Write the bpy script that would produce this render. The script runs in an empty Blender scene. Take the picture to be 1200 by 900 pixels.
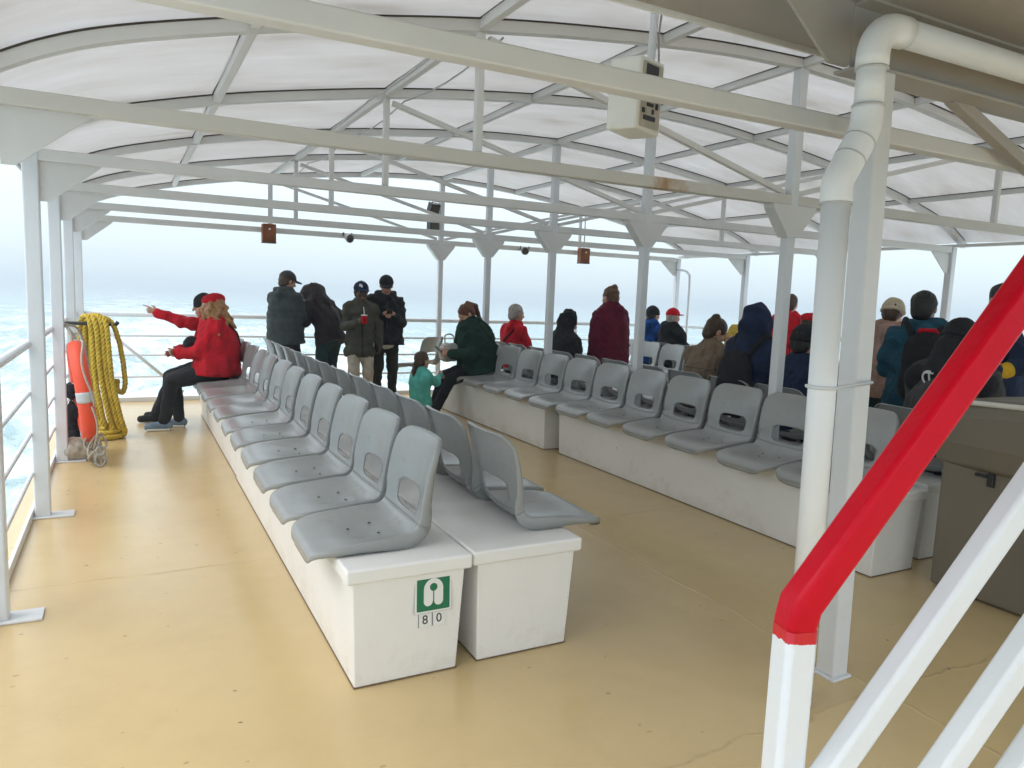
import bpy, bmesh, math, random
import numpy as np
from mathutils import Vector, Matrix
random.seed(7)
SC = bpy.context.scene
COL = SC.collection
R = math.radians

# ------------------------------------------------------------------ camera
_x = Vector((0.88634674, -0.46137754, 0.03899005))
_d = Vector((-0.02070743, -0.1236222, -0.99211328))
_f = Vector((0.46255882, 0.87854898, -0.11912608))
cam_d = bpy.data.cameras.new('camera')
cam = bpy.data.objects.new('camera', cam_d)
COL.objects.link(cam)
m3 = Matrix((_x, -_d, -_f)).transposed()
cam.matrix_world = Matrix.Translation((0, 0, 1.5)) @ m3.to_4x4()
cam_d.sensor_fit = 'HORIZONTAL'
cam_d.sensor_width = 36.0
cam_d.lens = 862.33 / 1200 * 36
cam_d.clip_start = 0.02
cam_d.clip_end = 6000
SC.camera = cam

# ------------------------------------------------------------------ world and sun
SUN_EL, SUN_AZ = R(55), R(-85)
W = bpy.data.worlds.new('World')
SC.world = W
W.use_nodes = True
nt = W.node_tree
nt.nodes.clear()
sky = nt.nodes.new('ShaderNodeTexSky')
sky.sky_type = 'NISHITA'
sky.sun_disc = False
sky.sun_elevation = SUN_EL
sky.sun_rotation = SUN_AZ
sky.air_density = 1.0
sky.dust_density = 4.0
sky.ozone_density = 1.0
bg1 = nt.nodes.new('ShaderNodeBackground')
bg1.inputs['Strength'].default_value = 0.05
nt.links.new(sky.outputs[0], bg1.inputs['Color'])
# the overcast layer: a pale cloud deck, brighter towards the zenith
tc = nt.nodes.new('ShaderNodeTexCoord')
sep = nt.nodes.new('ShaderNodeSeparateXYZ')
nt.links.new(tc.outputs['Generated'], sep.inputs[0])
ramp = nt.nodes.new('ShaderNodeValToRGB')
nt.links.new(sep.outputs['Z'], ramp.inputs[0])
els = ramp.color_ramp.elements
els[0].position = 0.0
els[0].color = (0.645, 0.745, 0.81, 1)
els[1].position = 0.20
els[1].color = (0.74, 0.875, 0.935, 1)
e = els.new(0.07); e.color = (0.69, 0.81, 0.87, 1)
e = els.new(0.45); e.color = (0.88, 0.95, 0.98, 1)
e = els.new(1.0); e.color = (1.0, 1.0, 1.0, 1)
bg2 = nt.nodes.new('ShaderNodeBackground')
nt.links.new(ramp.outputs[0], bg2.inputs['Color'])
# cloud deck brightness: CIE overcast sky, the zenith about three times the horizon
mul = nt.nodes.new('ShaderNodeMapRange')
mul.inputs['From Min'].default_value = 0.1
mul.inputs['From Max'].default_value = 0.9
mul.inputs['To Min'].default_value = 1.0
mul.inputs['To Max'].default_value = 2.25
nt.links.new(sep.outputs['Z'], mul.inputs['Value'])
nt.links.new(mul.outputs[0], bg2.inputs['Strength'])
add = nt.nodes.new('ShaderNodeAddShader')
nt.links.new(bg1.outputs[0], add.inputs[0])
nt.links.new(bg2.outputs[0], add.inputs[1])
wo = nt.nodes.new('ShaderNodeOutputWorld')
nt.links.new(add.outputs[0], wo.inputs[0])

sun_d = bpy.data.lights.new('sun', 'SUN')
sun_d.energy = 0.8
sun_d.angle = R(40)
sun_d.color = (1.0, 0.985, 0.965)
sun = bpy.data.objects.new('sun', sun_d)
COL.objects.link(sun)
sdir = Vector((math.sin(SUN_AZ) * math.cos(SUN_EL), math.cos(SUN_AZ) * math.cos(SUN_EL), math.sin(SUN_EL)))
sun.rotation_euler = sdir.to_track_quat('Z', 'Y').to_euler()

SC.view_settings.view_transform = 'Standard'
SC.view_settings.look = 'None'
SC.view_settings.gamma = 1.0
SC.view_settings.exposure = 0.27
SC.view_settings.use_curve_mapping = False
try:
    SC.cycles.use_denoising = True
    SC.cycles.max_bounces = 8
    SC.cycles.diffuse_bounces = 5
    SC.cycles.glossy_bounces = 3
    SC.cycles.transmission_bounces = 6
    SC.cycles.sample_clamp_indirect = 8
    SC.cycles.caustics_reflective = False
    SC.cycles.caustics_refractive = False
except Exception:
    pass

# ------------------------------------------------------------------ materials
def new_mat(name):
    m = bpy.data.materials.new(name)
    m.use_nodes = True
    t = m.node_tree
    return m, t, t.nodes['Principled BSDF']

def noise_node(t, scale, detail=4, rough=0.55, coord='Object', stretch=None):
    tcn = t.nodes.new('ShaderNodeTexCoord')
    n = t.nodes.new('ShaderNodeTexNoise')
    n.inputs['Scale'].default_value = scale
    n.inputs['Detail'].default_value = detail
    n.inputs['Roughness'].default_value = rough
    if stretch:
        mp = t.nodes.new('ShaderNodeMapping')
        mp.inputs['Scale'].default_value = stretch
        t.links.new(tcn.outputs[coord], mp.inputs[0])
        t.links.new(mp.outputs[0], n.inputs['Vector'])
    else:
        t.links.new(tcn.outputs[coord], n.inputs['Vector'])
    return n

def ramp_node(t, src, stops):
    r = t.nodes.new('ShaderNodeValToRGB')
    el = r.color_ramp.elements
    el[0].position, el[0].color = stops[0][0], stops[0][1]
    el[1].position, el[1].color = stops[-1][0], stops[-1][1]
    for p, c in stops[1:-1]:
        q = el.new(p); q.color = c
    t.links.new(src, r.inputs[0])
    return r

def mixc(t, fac, a, b, mode='MIX'):
    n = t.nodes.new('ShaderNodeMix')
    n.data_type = 'RGBA'
    n.blend_type = mode
    for sock, v in ((n.inputs[0], fac), (n.inputs[6], a), (n.inputs[7], b)):
        if hasattr(v, 'is_linked') or hasattr(v, 'links'):
            t.links.new(v, sock)
        else:
            sock.default_value = v
    return n.outputs[2]

def bump(t, p, src, strength, dist=0.01):
    b = t.nodes.new('ShaderNodeBump')
    b.inputs['Strength'].default_value = strength
    b.inputs['Distance'].default_value = dist
    t.links.new(src, b.inputs['Height'])
    if p.inputs['Normal'].links:
        t.links.new(p.inputs['Normal'].links[0].from_socket, b.inputs['Normal'])
    t.links.new(b.outputs[0], p.inputs['Normal'])

def c4(c, k=1.0):
    return (min(1, c[0] * k), min(1, c[1] * k), min(1, c[2] * k), 1)

def paint(name, c, rough=0.4, var=0.10, scale=6, bs=0.15, bscale=40, bdist=0.004, dirt=None, dirt_lo=0.62, dirt_hi=0.78, dscale=3.0, stretch=None, spec=0.5):
    m, t, p = new_mat(name)
    n = noise_node(t, scale)
    r = ramp_node(t, n.outputs['Fac'], [(0.3, c4(c, 1 - var)), (0.7, c4(c, 1 + var * 0.6))])
    colr = r.outputs[0]
    if dirt:
        n2 = noise_node(t, dscale, 7, 0.65, stretch=stretch)
        r2 = ramp_node(t, n2.outputs['Fac'], [(dirt_lo, (0, 0, 0, 1)), (dirt_hi, (1, 1, 1, 1))])
        colr = mixc(t, r2.outputs[0], colr, c4(dirt))
    t.links.new(colr, p.inputs['Base Color'])
    p.inputs['Roughness'].default_value = rough
    p.inputs['Specular IOR Level'].default_value = spec
    if bs:
        n3 = noise_node(t, bscale, 3)
        bump(t, p, n3.outputs['Fac'], bs, bdist)
    return m

M = {}
M['white'] = paint('white_paint', (0.78, 0.775, 0.755), 0.38, 0.05, 3, 0.25, 30, 0.004, dirt=(0.55, 0.48, 0.38), dirt_lo=0.66, dirt_hi=0.9)
M['white_beam'] = paint('white_beam_paint', (0.65, 0.645, 0.635), 0.45, 0.05, 4, 0.2, 30, 0.004, dirt=(0.50, 0.40, 0.27), dirt_lo=0.70, dirt_hi=0.95, dscale=1.6)
M['white_rail'] = paint('white_rail_paint', (0.66, 0.68, 0.705), 0.32, 0.04, 5, 0.3, 22, 0.005, dirt=(0.42, 0.36, 0.30), dirt_lo=0.74, dirt_hi=0.88, dscale=9)
M['locker'] = paint('locker_paint', (0.82, 0.815, 0.80), 0.42, 0.04, 2.5, 0.22, 26, 0.004, dirt=(0.50, 0.42, 0.30), dirt_lo=0.70, dirt_hi=0.86, dscale=2.2)
def locker_wear(m):
    t = m.node_tree; p = t.nodes['Principled BSDF']
    src = p.inputs['Base Color'].links[0].from_socket
    tcn = t.nodes.new('ShaderNodeTexCoord')
    sp = t.nodes.new('ShaderNodeSeparateXYZ'); t.links.new(tcn.outputs['Object'], sp.inputs[0])
    g = t.nodes.new('ShaderNodeMapRange')
    g.inputs['From Min'].default_value = 0.0; g.inputs['From Max'].default_value = 0.22
    g.inputs['To Min'].default_value = 0.22; g.inputs['To Max'].default_value = 0.0
    t.links.new(sp.outputs['Z'], g.inputs['Value'])
    n = noise_node(t, 7, 8, 0.72)
    a = t.nodes.new('ShaderNodeMath'); a.operation = 'ADD'; t.links.new(n.outputs['Fac'], a.inputs[0]); t.links.new(g.outputs[0], a.inputs[1])
    r = ramp_node(t, a.outputs[0], [(0.62, (0, 0, 0, 1)), (0.86, (0.30, 0.30, 0.30, 1))])
    c = mixc(t, r.outputs[0], src, (0.44, 0.37, 0.27, 1))
    ch = noise_node(t, 26, 2, 0.5)
    cr = ramp_node(t, ch.outputs['Fac'], [(0.775, (0, 0, 0, 1)), (0.79, (0.8, 0.8, 0.8, 1))])
    c = mixc(t, cr.outputs[0], c, (0.20, 0.13, 0.08, 1))
    sk = noise_node(t, 3.5, 6, 0.7, stretch=(6, 6, 0.35))          # thin runs down the sides
    kr = ramp_node(t, sk.outputs['Fac'], [(0.66, (0, 0, 0, 1)), (0.80, (0.20, 0.20, 0.20, 1))])
    c = mixc(t, kr.outputs[0], c, (0.50, 0.42, 0.31, 1))
    t.links.new(c, p.inputs['Base Color'])
locker_wear(M['locker'])
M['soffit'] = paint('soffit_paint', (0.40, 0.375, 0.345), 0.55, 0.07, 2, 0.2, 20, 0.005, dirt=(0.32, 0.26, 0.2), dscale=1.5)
M['pvc'] = paint('pvc', (0.80, 0.815, 0.83), 0.3, 0.03, 4, 0.1, 12, 0.003, dirt=(0.58, 0.56, 0.5), dirt_lo=0.7, dirt_hi=0.95, dscale=2)
M['pvc_joint'] = paint('pvc_joint', (0.56, 0.555, 0.54), 0.5, 0.1, 8, 0)
M['red_paint'] = paint('red_gloss_paint', (0.52, 0.0006, 0.013), 0.30, 0.08, 10, 0.35, 24, 0.006, dirt=(0.16, 0.01, 0.015), dirt_lo=0.76, dirt_hi=0.80, dscale=14, spec=0.16)
M['seat'] = paint('grey_plastic', (0.295, 0.303, 0.300), 0.26, 0.07, 7, 0.15, 220, 0.0015, dirt=(0.21, 0.20, 0.18), dirt_lo=0.60, dirt_hi=0.85, dscale=9)
def fade_per_object(m, lo, hi):
    t = m.node_tree; p = t.nodes['Principled BSDF']
    src = p.inputs['Base Color'].links[0].from_socket
    oi = t.nodes.new('ShaderNodeObjectInfo')
    r = ramp_node(t, oi.outputs['Random'], [(0.0, lo), (1.0, hi)])
    c = mixc(t, 1.0, src, r.outputs[0], 'MULTIPLY')
    sc = noise_node(t, 60, 4, 0.6, stretch=(1, 0.12, 0.3))       # fine rubbed scratches
    sr = ramp_node(t, sc.outputs['Fac'], [(0.66, (0, 0, 0, 1)), (0.74, (0.35, 0.35, 0.35, 1))])
    c = mixc(t, sr.outputs[0], c, (0.52, 0.53, 0.53, 1))
    t.links.new(c, p.inputs['Base Color'])
fade_per_object(M['seat'], (0.90, 0.90, 0.88, 1), (1.06, 1.06, 1.06, 1))
M['metal_dark'] = paint('dark_metal', (0.06, 0.055, 0.05), 0.5, 0.2)
M['steel'] = paint('galvanised_steel', (0.36, 0.36, 0.35), 0.42, 0.15, 30)
M['black'] = paint('black_plastic', (0.014, 0.014, 0.015), 0.45, 0.2)
M['shadow_brown'] = paint('gap_shadow_brown', (0.05, 0.04, 0.03), 0.8, 0.3, 12)  # dark brown that paints the shadow in the roof panel gaps
M['grime'] = paint('brown_grime', (0.17, 0.11, 0.06), 0.8, 0.4, 14)
M['orange'] = paint('orange_fabric', (0.80, 0.075, 0.025), 0.55, 0.08, 8, 0.3, 60, 0.003, dirt=(0.45, 0.08, 0.04), dscale=5)
M['tape'] = paint('grey_tape', (0.52, 0.54, 0.55), 0.35, 0.1, 20)
M['rope_grey'] = paint('grey_rope', (0.42, 0.38, 0.31), 0.85, 0.2, 60)
M['rope_yellow'] = paint('yellow_rope', (0.56, 0.40, 0.04), 0.8, 0.22, 22, 0.4, 90, 0.004, dirt=(0.25, 0.18, 0.03), dscale=9)
M['rust_box'] = paint('rust_brown', (0.23, 0.075, 0.025), 0.6, 0.35, 9, 0.2, 40)
M['tan_cab'] = paint('tan_grey_plastic', (0.165, 0.14, 0.105), 0.5, 0.08, 2.5, 0.2, 40)
M['heater'] = paint('offwhite_casing', (0.74, 0.72, 0.66), 0.4, 0.05, 4, 0.1, 30, dirt=(0.5, 0.42, 0.28), dirt_lo=0.66, dirt_hi=0.9)
M['heater_dark'] = paint('aged_panel', (0.46, 0.42, 0.34), 0.5, 0.15, 14, 0.1, 30)
M['green_sign'] = paint('green_sign', (0.005, 0.16, 0.07), 0.35, 0.05, 10, 0)
M['sign_white'] = paint('sign_white', (0.78, 0.79, 0.78), 0.35, 0.03, 10, 0)
M['ink'] = paint('black_ink', (0.02, 0.02, 0.02), 0.5, 0.1, 10, 0)
M['skin'] = paint('skin_light', (0.52, 0.29, 0.20), 0.5, 0.1, 12, 0)
M['skin_brown'] = paint('skin_brown', (0.20, 0.09, 0.05), 0.5, 0.1, 12, 0)
M['skin_dark'] = paint('skin_dark', (0.085, 0.045, 0.03), 0.5, 0.1, 12, 0)
M['lips'] = paint('lips', (0.36, 0.12, 0.10), 0.45, 0.1, 12, 0)
M['eye'] = paint('eye', (0.03, 0.025, 0.02), 0.2, 0.1, 12, 0)
def cloth(name, c, rough=0.85, var=0.22, scale=9):
    M[name] = paint(name, c, rough, 0.30, scale, 0.7, 45, 0.012, spec=0.25)
for nme, c in dict(c_grey=(0.055, 0.068, 0.070), c_black=(0.018, 0.018, 0.021), c_plum=(0.027, 0.020, 0.022), c_olive=(0.075, 0.072, 0.055), c_beige=(0.50, 0.45, 0.38), c_darkgreen=(0.011, 0.036, 0.025), c_red=(0.52, 0.006, 0.018), c_maroon=(0.115, 0.008, 0.028), c_blue=(0.012, 0.075, 0.30), c_taupe=(0.19, 0.14, 0.095), c_navy=(0.014, 0.024, 0.062), c_pink=(0.42, 0.27, 0.22), c_teal=(0.016, 0.075, 0.115), c_char=(0.060, 0.056, 0.056), c_cream=(0.55, 0.47, 0.34), c_turq=(0.10, 0.44, 0.38), c_jeans=(0.020, 0.045, 0.055), c_white=(0.68, 0.66, 0.62), c_shoe=(0.20, 0.29, 0.40), c_yellow=(0.60, 0.36, 0.02), c_green=(0.02, 0.40, 0.12), c_darkolive=(0.025, 0.022, 0.016), c_shirt=(0.30, 0.34, 0.38)).items():
    cloth(nme, c)
for nme, c in dict(h_brown=(0.055, 0.026, 0.012), h_black=(0.010, 0.008, 0.007), h_auburn=(0.11, 0.035, 0.015), h_blond=(0.34, 0.17, 0.065), h_grey=(0.34, 0.31, 0.28), h_light=(0.11, 0.055, 0.025)).items():
    m, t, p = new_mat(nme)
    n = noise_node(t, 26, 4, 0.6, stretch=(3, 3, 0.5))
    r = ramp_node(t, n.outputs['Fac'], [(0.3, c4(c, 0.55)), (0.7, c4(c, 1.5))])
    t.links.new(r.outputs[0], p.inputs['Base Color'])
    p.inputs['Roughness'].default_value = 0.55
    bump(t, p, n.outputs['Fac'], 0.8, 0.012)
    M[nme] = m

# deck: tan gloss paint on buckled plates, with scuffs, weld seams and rusty cracks
def deck_material():
    m, t, p = new_mat('tan_deck_paint')
    big = noise_node(t, 0.55, 5, 0.6)
    base = ramp_node(t, big.outputs['Fac'], [(0.3, (0.55, 0.41, 0.205, 1)), (0.7, (0.59, 0.445, 0.23, 1))])
    mid = noise_node(t, 5, 8, 0.7)
    r2 = ramp_node(t, mid.outputs['Fac'], [(0.35, (0.975, 0.975, 0.97, 1)), (0.65, (1.01, 1.01, 1.005, 1))])
    c = mixc(t, 1.0, base.outputs[0], r2.outputs[0], 'MULTIPLY')
    # scuff marks: sparse dark flecks of uneven size, thicker in the walkways
    tcv = t.nodes.new('ShaderNodeTexCoord')
    mpv = t.nodes.new('ShaderNodeMapping'); mpv.inputs['Scale'].default_value = (1.0, 1.5, 0.0)
    t.links.new(tcv.outputs['Object'], mpv.inputs[0])
    wv = noise_node(t, 22, 3)
    mxv = t.nodes.new('ShaderNodeVectorMath'); mxv.operation = 'MULTIPLY_ADD'
    t.links.new(wv.outputs['Color'], mxv.inputs[0]); mxv.inputs[1].default_value = (0.05, 0.05, 0.0); t.links.new(mpv.outputs[0], mxv.inputs[2])
    vo = t.nodes.new('ShaderNodeTexVoronoi'); vo.voronoi_dimensions = '2D'; vo.inputs['Scale'].default_value = 5.5
    t.links.new(mxv.outputs[0], vo.inputs['Vector'])
    sv = t.nodes.new('ShaderNodeSeparateColor'); t.links.new(vo.outputs['Color'], sv.inputs[0])
    rad = t.nodes.new('ShaderNodeMapRange'); rad.inputs['From Min'].default_value = 0.52; rad.inputs['From Max'].default_value = 1.0
    rad.inputs['To Min'].default_value = -0.02; rad.inputs['To Max'].default_value = 0.068
    t.links.new(sv.outputs[0], rad.inputs['Value'])
    lt = t.nodes.new('ShaderNodeMath'); lt.operation = 'SUBTRACT'; t.links.new(rad.outputs[0], lt.inputs[0]); t.links.new(vo.outputs['Distance'], lt.inputs[1])
    fr_ = ramp_node(t, lt.outputs[0], [(0.0, (0, 0, 0, 1)), (0.02, (0.8, 0.8, 0.8, 1))])
    zone = noise_node(t, 1.1, 2)
    zr = ramp_node(t, zone.outputs['Fac'], [(0.40, (0.1, 0.1, 0.1, 1)), (0.62, (1, 1, 1, 1))])
    f = mixc(t, 1.0, fr_.outputs[0], zr.outputs[0], 'MULTIPLY')
    c = mixc(t, f, c, (0.12, 0.075, 0.035, 1))
    # trodden grime, a faint greyer film
    gr = noise_node(t, 2.4, 7, 0.68)
    grr = ramp_node(t, gr.outputs['Fac'], [(0.50, (0, 0, 0, 1)), (0.80, (0.16, 0.16, 0.16, 1))])
    c = mixc(t, grr.outputs[0], c, (0.33, 0.25, 0.15, 1))
    # weld seams: two across the deck, two along it, broken up by noise
    tcn = t.nodes.new('ShaderNodeTexCoord')
    wob = noise_node(t, 2.2, 3)
    sp2 = t.nodes.new('ShaderNodeSeparateXYZ')
    t.links.new(tcn.outputs['Object'], sp2.inputs[0])
    def seam(axis, at, width, wobble):
        a = t.nodes.new('ShaderNodeMath'); a.operation = 'MULTIPLY_ADD'
        t.links.new(wob.outputs['Fac'], a.inputs[0]); a.inputs[1].default_value = wobble
        t.links.new(sp2.outputs[axis], a.inputs[2])
        b = t.nodes.new('ShaderNodeMath'); b.operation = 'SUBTRACT'
        t.links.new(a.outputs[0], b.inputs[0]); b.inputs[1].default_value = at + wobble / 2
        d = t.nodes.new('ShaderNodeMath'); d.operation = 'ABSOLUTE'
        t.links.new(b.outputs[0], d.inputs[0])
        g = t.nodes.new('ShaderNodeMapRange')
        g.inputs['From Min'].default_value = 0; g.inputs['From Max'].default_value = width
        g.inputs['To Min'].default_value = 1; g.inputs['To Max'].default_value = 0
        t.links.new(d.outputs[0], g.inputs['Value'])
        return g.outputs[0]
    seams = None
    for ax, at_, w_, wb in (('Y', 4.08, 0.012, 0.07), ('Y', 7.5, 0.012, 0.05), ('X', 2.62, 0.012, 0.10), ('Y', 1.72, 0.014, 0.25)):
        s = seam(ax, at_, w_, wb)
        if seams is None:
            seams = s
        else:
            mx = t.nodes.new('ShaderNodeMath'); mx.operation = 'MAXIMUM'
            t.links.new(seams, mx.inputs[0]); t.links.new(s, mx.inputs[1]); seams = mx.outputs[0]
    brk = noise_node(t, 3.1, 6, 0.7)
    br = ramp_node(t, brk.outputs['Fac'], [(0.50, (0, 0, 0, 1)), (0.68, (0.36, 0.36, 0.36, 1))])
    sf = mixc(t, 1.0, seams, br.outputs[0], 'MULTIPLY')
    c = mixc(t, sf, c, (0.13, 0.06, 0.025, 1))
    t.links.new(c, p.inputs['Base Color'])
    rr = ramp_node(t, mid.outputs['Fac'], [(0.3, (0.225, 0.225, 0.225, 1)), (0.7, (0.265, 0.265, 0.265, 1))])
    t.links.new(rr.outputs[0], p.inputs['Roughness'])
    p.inputs['Specular IOR Level'].default_value = 0.55
    buck = noise_node(t, 1.5, 2, 0.4, stretch=(1, 0.7, 1))
    bump(t, p, buck.outputs['Fac'], 0.6, 0.022)
    fine = noise_node(t, 60, 3)
    bump(t, p, fine.outputs['Fac'], 0.12, 0.003)
    bump(t, p, seams, 0.35, 0.004)
    return m
M['deck'] = deck_material()

def roof_material():
    m, t, p = new_mat('translucent_fibreglass')
    t.nodes.remove(p)
    out = t.nodes['Material Output']
    n = noise_node(t, 1.1, 6, 0.6, stretch=(0.7, 1.6, 1))
    n2 = noise_node(t, 5.0, 7, 0.7, stretch=(0.5, 3.0, 1))
    r = ramp_node(t, n.outputs['Fac'], [(0.25, (0.52, 0.50, 0.48, 1)), (0.42, (0.63, 0.625, 0.62, 1)), (0.6, (0.67, 0.67, 0.675, 1)), (0.8, (0.72, 0.73, 0.745, 1))])
    r2 = ramp_node(t, n2.outputs['Fac'], [(0.3, (0.93, 0.92, 0.905, 1)), (0.62, (1, 1, 1, 1))])
    c = mixc(t, 1.0, r.outputs[0], r2.outputs[0], 'MULTIPLY')
    tr = t.nodes.new('ShaderNodeBsdfTranslucent')
    t.links.new(c, tr.inputs[0])
    df = t.nodes.new('ShaderNodeBsdfDiffuse')
    t.links.new(c, df.inputs[0])
    mx = t.nodes.new('ShaderNodeMixShader')
    mx.inputs[0].default_value = 0.33
    t.links.new(tr.outputs[0], mx.inputs[1]); t.links.new(df.outputs[0], mx.inputs[2])
    gl = t.nodes.new('ShaderNodeBsdfGlossy'); gl.inputs['Roughness'].default_value = 0.35
    mx2 = t.nodes.new('ShaderNodeMixShader'); mx2.inputs[0].default_value = 0.04
    t.links.new(mx.outputs[0], mx2.inputs[1]); t.links.new(gl.outputs[0], mx2.inputs[2])
    t.links.new(mx2.outputs[0], out.inputs[0])
    return m
M['roof'] = roof_material()

def water_material():
    m, t, p = new_mat('sea_water')
    n1 = noise_node(t, 0.10, 8, 0.68, stretch=(2.6, 0.9, 1))
    n2 = noise_node(t, 0.55, 8, 0.72, stretch=(1.9, 0.8, 1))
    a = t.nodes.new('ShaderNodeMath'); a.operation = 'MULTIPLY_ADD'
    t.links.new(n2.outputs['Fac'], a.inputs[0]); a.inputs[1].default_value = 0.55
    t.links.new(n1.outputs['Fac'], a.inputs[2])
    # the wake: more foam behind the ship than far off to the side
    tcn = t.nodes.new('ShaderNodeTexCoord')
    sp = t.nodes.new('ShaderNodeSeparateXYZ'); t.links.new(tcn.outputs['Object'], sp.inputs[0])
    b = t.nodes.new('ShaderNodeMath'); b.operation = 'SUBTRACT'
    t.links.new(sp.outputs['X'], b.inputs[0]); b.inputs[1].default_value = 3.0
    d = t.nodes.new('ShaderNodeMath'); d.operation = 'ABSOLUTE'; t.links.new(b.outputs[0], d.inputs[0])
    g = t.nodes.new('ShaderNodeMapRange')
    g.inputs['From Min'].default_value = 4; g.inputs['From Max'].default_value = 45
    g.inputs['To Min'].default_value = 0.14; g.inputs['To Max'].default_value = -0.06
    t.links.new(d.outputs[0], g.inputs['Value'])
    a2 = t.nodes.new('ShaderNodeMath'); a2.operation = 'ADD'
    t.links.new(a.outputs[0], a2.inputs[0]); t.links.new(g.outputs[0], a2.inputs[1])
    gy = t.nodes.new('ShaderNodeMapRange')
    gy.inputs['From Min'].default_value = 30; gy.inputs['From Max'].default_value = 260
    gy.inputs['To Min'].default_value = 0.0; gy.inputs['To Max'].default_value = -0.14
    t.links.new(sp.outputs['Y'], gy.inputs['Value'])
    a3 = t.nodes.new('ShaderNodeMath'); a3.operation = 'ADD'
    t.links.new(a2.outputs[0], a3.inputs[0]); t.links.new(gy.outputs[0], a3.inputs[1])
    a2 = a3
    fo = ramp_node(t, a2.outputs[0], [(0.77, (0, 0, 0, 1)), (0.86, (0.35, 0.35, 0.35, 1)), (1.0, (0.95, 0.95, 0.95, 1))])
    c = mixc(t, fo.outputs[0], (0.27, 0.40, 0.42, 1), (0.74, 0.78, 0.79, 1))
    t.links.new(c, p.inputs['Base Color'])
    rr = ramp_node(t, fo.outputs[0], [(0.0, (0.22, 0.22, 0.22, 1)), (1.0, (0.8, 0.8, 0.8, 1))])
    t.links.new(rr.outputs[0], p.inputs['Roughness'])
    p.inputs['IOR'].default_value = 1.33
    bump(t, p, n2.outputs['Fac'], 0.7, 0.5)
    n3 = noise_node(t, 3.0, 5, 0.6, stretch=(1, 0.7, 1))
    bump(t, p, n3.outputs['Fac'], 0.5, 0.08)
    return m
M['water'] = water_material()

def rusty_white():
    m, t, p = new_mat('white_beam_with_rust')
    tcn = t.nodes.new('ShaderNodeTexCoord')
    n = noise_node(t, 9, 6, 0.7)
    mp = t.nodes.new('ShaderNodeMapping'); mp.inputs['Location'].default_value = (-2.95, 0, 0)
    mp.inputs['Scale'].default_value = (5.5, 0.0, 0.0)
    t.links.new(tcn.outputs['Object'], mp.inputs[0])
    ln = t.nodes.new('ShaderNodeVectorMath'); ln.operation = 'LENGTH'
    sp = t.nodes.new('ShaderNodeSeparateXYZ'); t.links.new(tcn.outputs['Object'], sp.inputs[0])
    s = t.nodes.new('ShaderNodeMath'); s.operation = 'SUBTRACT'; t.links.new(sp.outputs['X'], s.inputs[0]); s.inputs[1].default_value = 2.97
    d = t.nodes.new('ShaderNodeMath'); d.operation = 'ABSOLUTE'; t.links.new(s.outputs[0], d.inputs[0])
    g = t.nodes.new('ShaderNodeMapRange'); g.inputs['From Min'].default_value = 0.0; g.inputs['From Max'].default_value = 0.28
    g.inputs['To Min'].default_value = 0.42; g.inputs['To Max'].default_value = -0.25
    t.links.new(d.outputs[0], g.inputs['Value'])
    a = t.nodes.new('ShaderNodeMath'); a.operation = 'ADD'; t.links.new(n.outputs['Fac'], a.inputs[0]); t.links.new(g.outputs[0], a.inputs[1])
    f = ramp_node(t, a.outputs[0], [(0.5, (0, 0, 0, 1)), (0.95, (0.85, 0.85, 0.85, 1))])
    c = mixc(t, f.outputs[0], (0.58, 0.56, 0.52, 1), (0.36, 0.17, 0.03, 1))
    t.links.new(c, p.inputs['Base Color']); p.inputs['Roughness'].default_value = 0.5
    return m
M['beam_rust'] = rusty_white()

# ------------------------------------------------------------------ mesh helpers
def link(name, me, mat=None, parent=None, smooth=False):
    me.name = name
    o = bpy.data.objects.new(name, me)
    COL.objects.link(o)
    if mat is not None:
        me.materials.append(mat if not isinstance(mat, str) else M[mat])
    if smooth:
        me.polygons.foreach_set('use_smooth', [True] * len(me.polygons))
    if parent is not None:
        o.parent = parent
    return o

def obj(name, bm, mat, parent=None, smooth=False):
    bmesh.ops.recalc_face_normals(bm, faces=bm.faces[:])
    me = bpy.data.meshes.new(name)
    bm.to_mesh(me)
    bm.free()
    return link(name, me, mat, parent, smooth)

def tag(o, label, cat, group=None, kind=None):
    if label: o['label'] = label
    if cat: o['category'] = cat
    if group: o['group'] = group
    if kind: o['kind'] = kind
    return o

def thing(name, label, cat, loc=(0, 0, 0), rz=0.0, group=None):
    o = bpy.data.objects.new(name, None)
    COL.objects.link(o)
    o.location = loc
    o.rotation_euler = (0, 0, rz)
    o.empty_display_size = 0.1
    return tag(o, label, cat, group)

def structure(name, bm, mat, smooth=False):
    o = obj(name, bm, mat, None, smooth)
    o['kind'] = 'structure'
    return o

def add_bm(dst, src, mtx=None):
    if mtx is not None:
        bmesh.ops.transform(src, matrix=mtx, verts=src.verts[:])
    me = bpy.data.meshes.new('tmp')
    src.to_mesh(me)
    src.free()
    dst.from_mesh(me)
    bpy.data.meshes.remove(me)

def box(bm, c, s, bevel=0.0, rot=None, taper=None, seg=2):
    b = bmesh.new()
    bmesh.ops.create_cube(b, size=1.0)
    for v in b.verts:
        v.co = Vector((v.co.x * s[0], v.co.y * s[1], v.co.z * s[2]))
    if taper:
        for v in b.verts:
            k = taper if v.co.z < 0 else 1.0
            v.co.x *= k; v.co.y *= k
    if bevel > 0:
        bmesh.ops.bevel(b, geom=b.edges[:], offset=bevel, segments=seg, profile=0.5, affect='EDGES')
    mt = Matrix.Translation(c)
    if rot is not None:
        mt = mt @ rot.to_4x4()
    add_bm(bm, b, mt)

def frame_from(z, up=Vector((0, 0, 1))):
    z = z.normalized()
    x = up.cross(z)
    if x.length < 1e-4:
        x = Vector((1, 0, 0))
    x.normalize()
    y = z.cross(x)
    return Matrix((x, y, z)).transposed()

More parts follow.
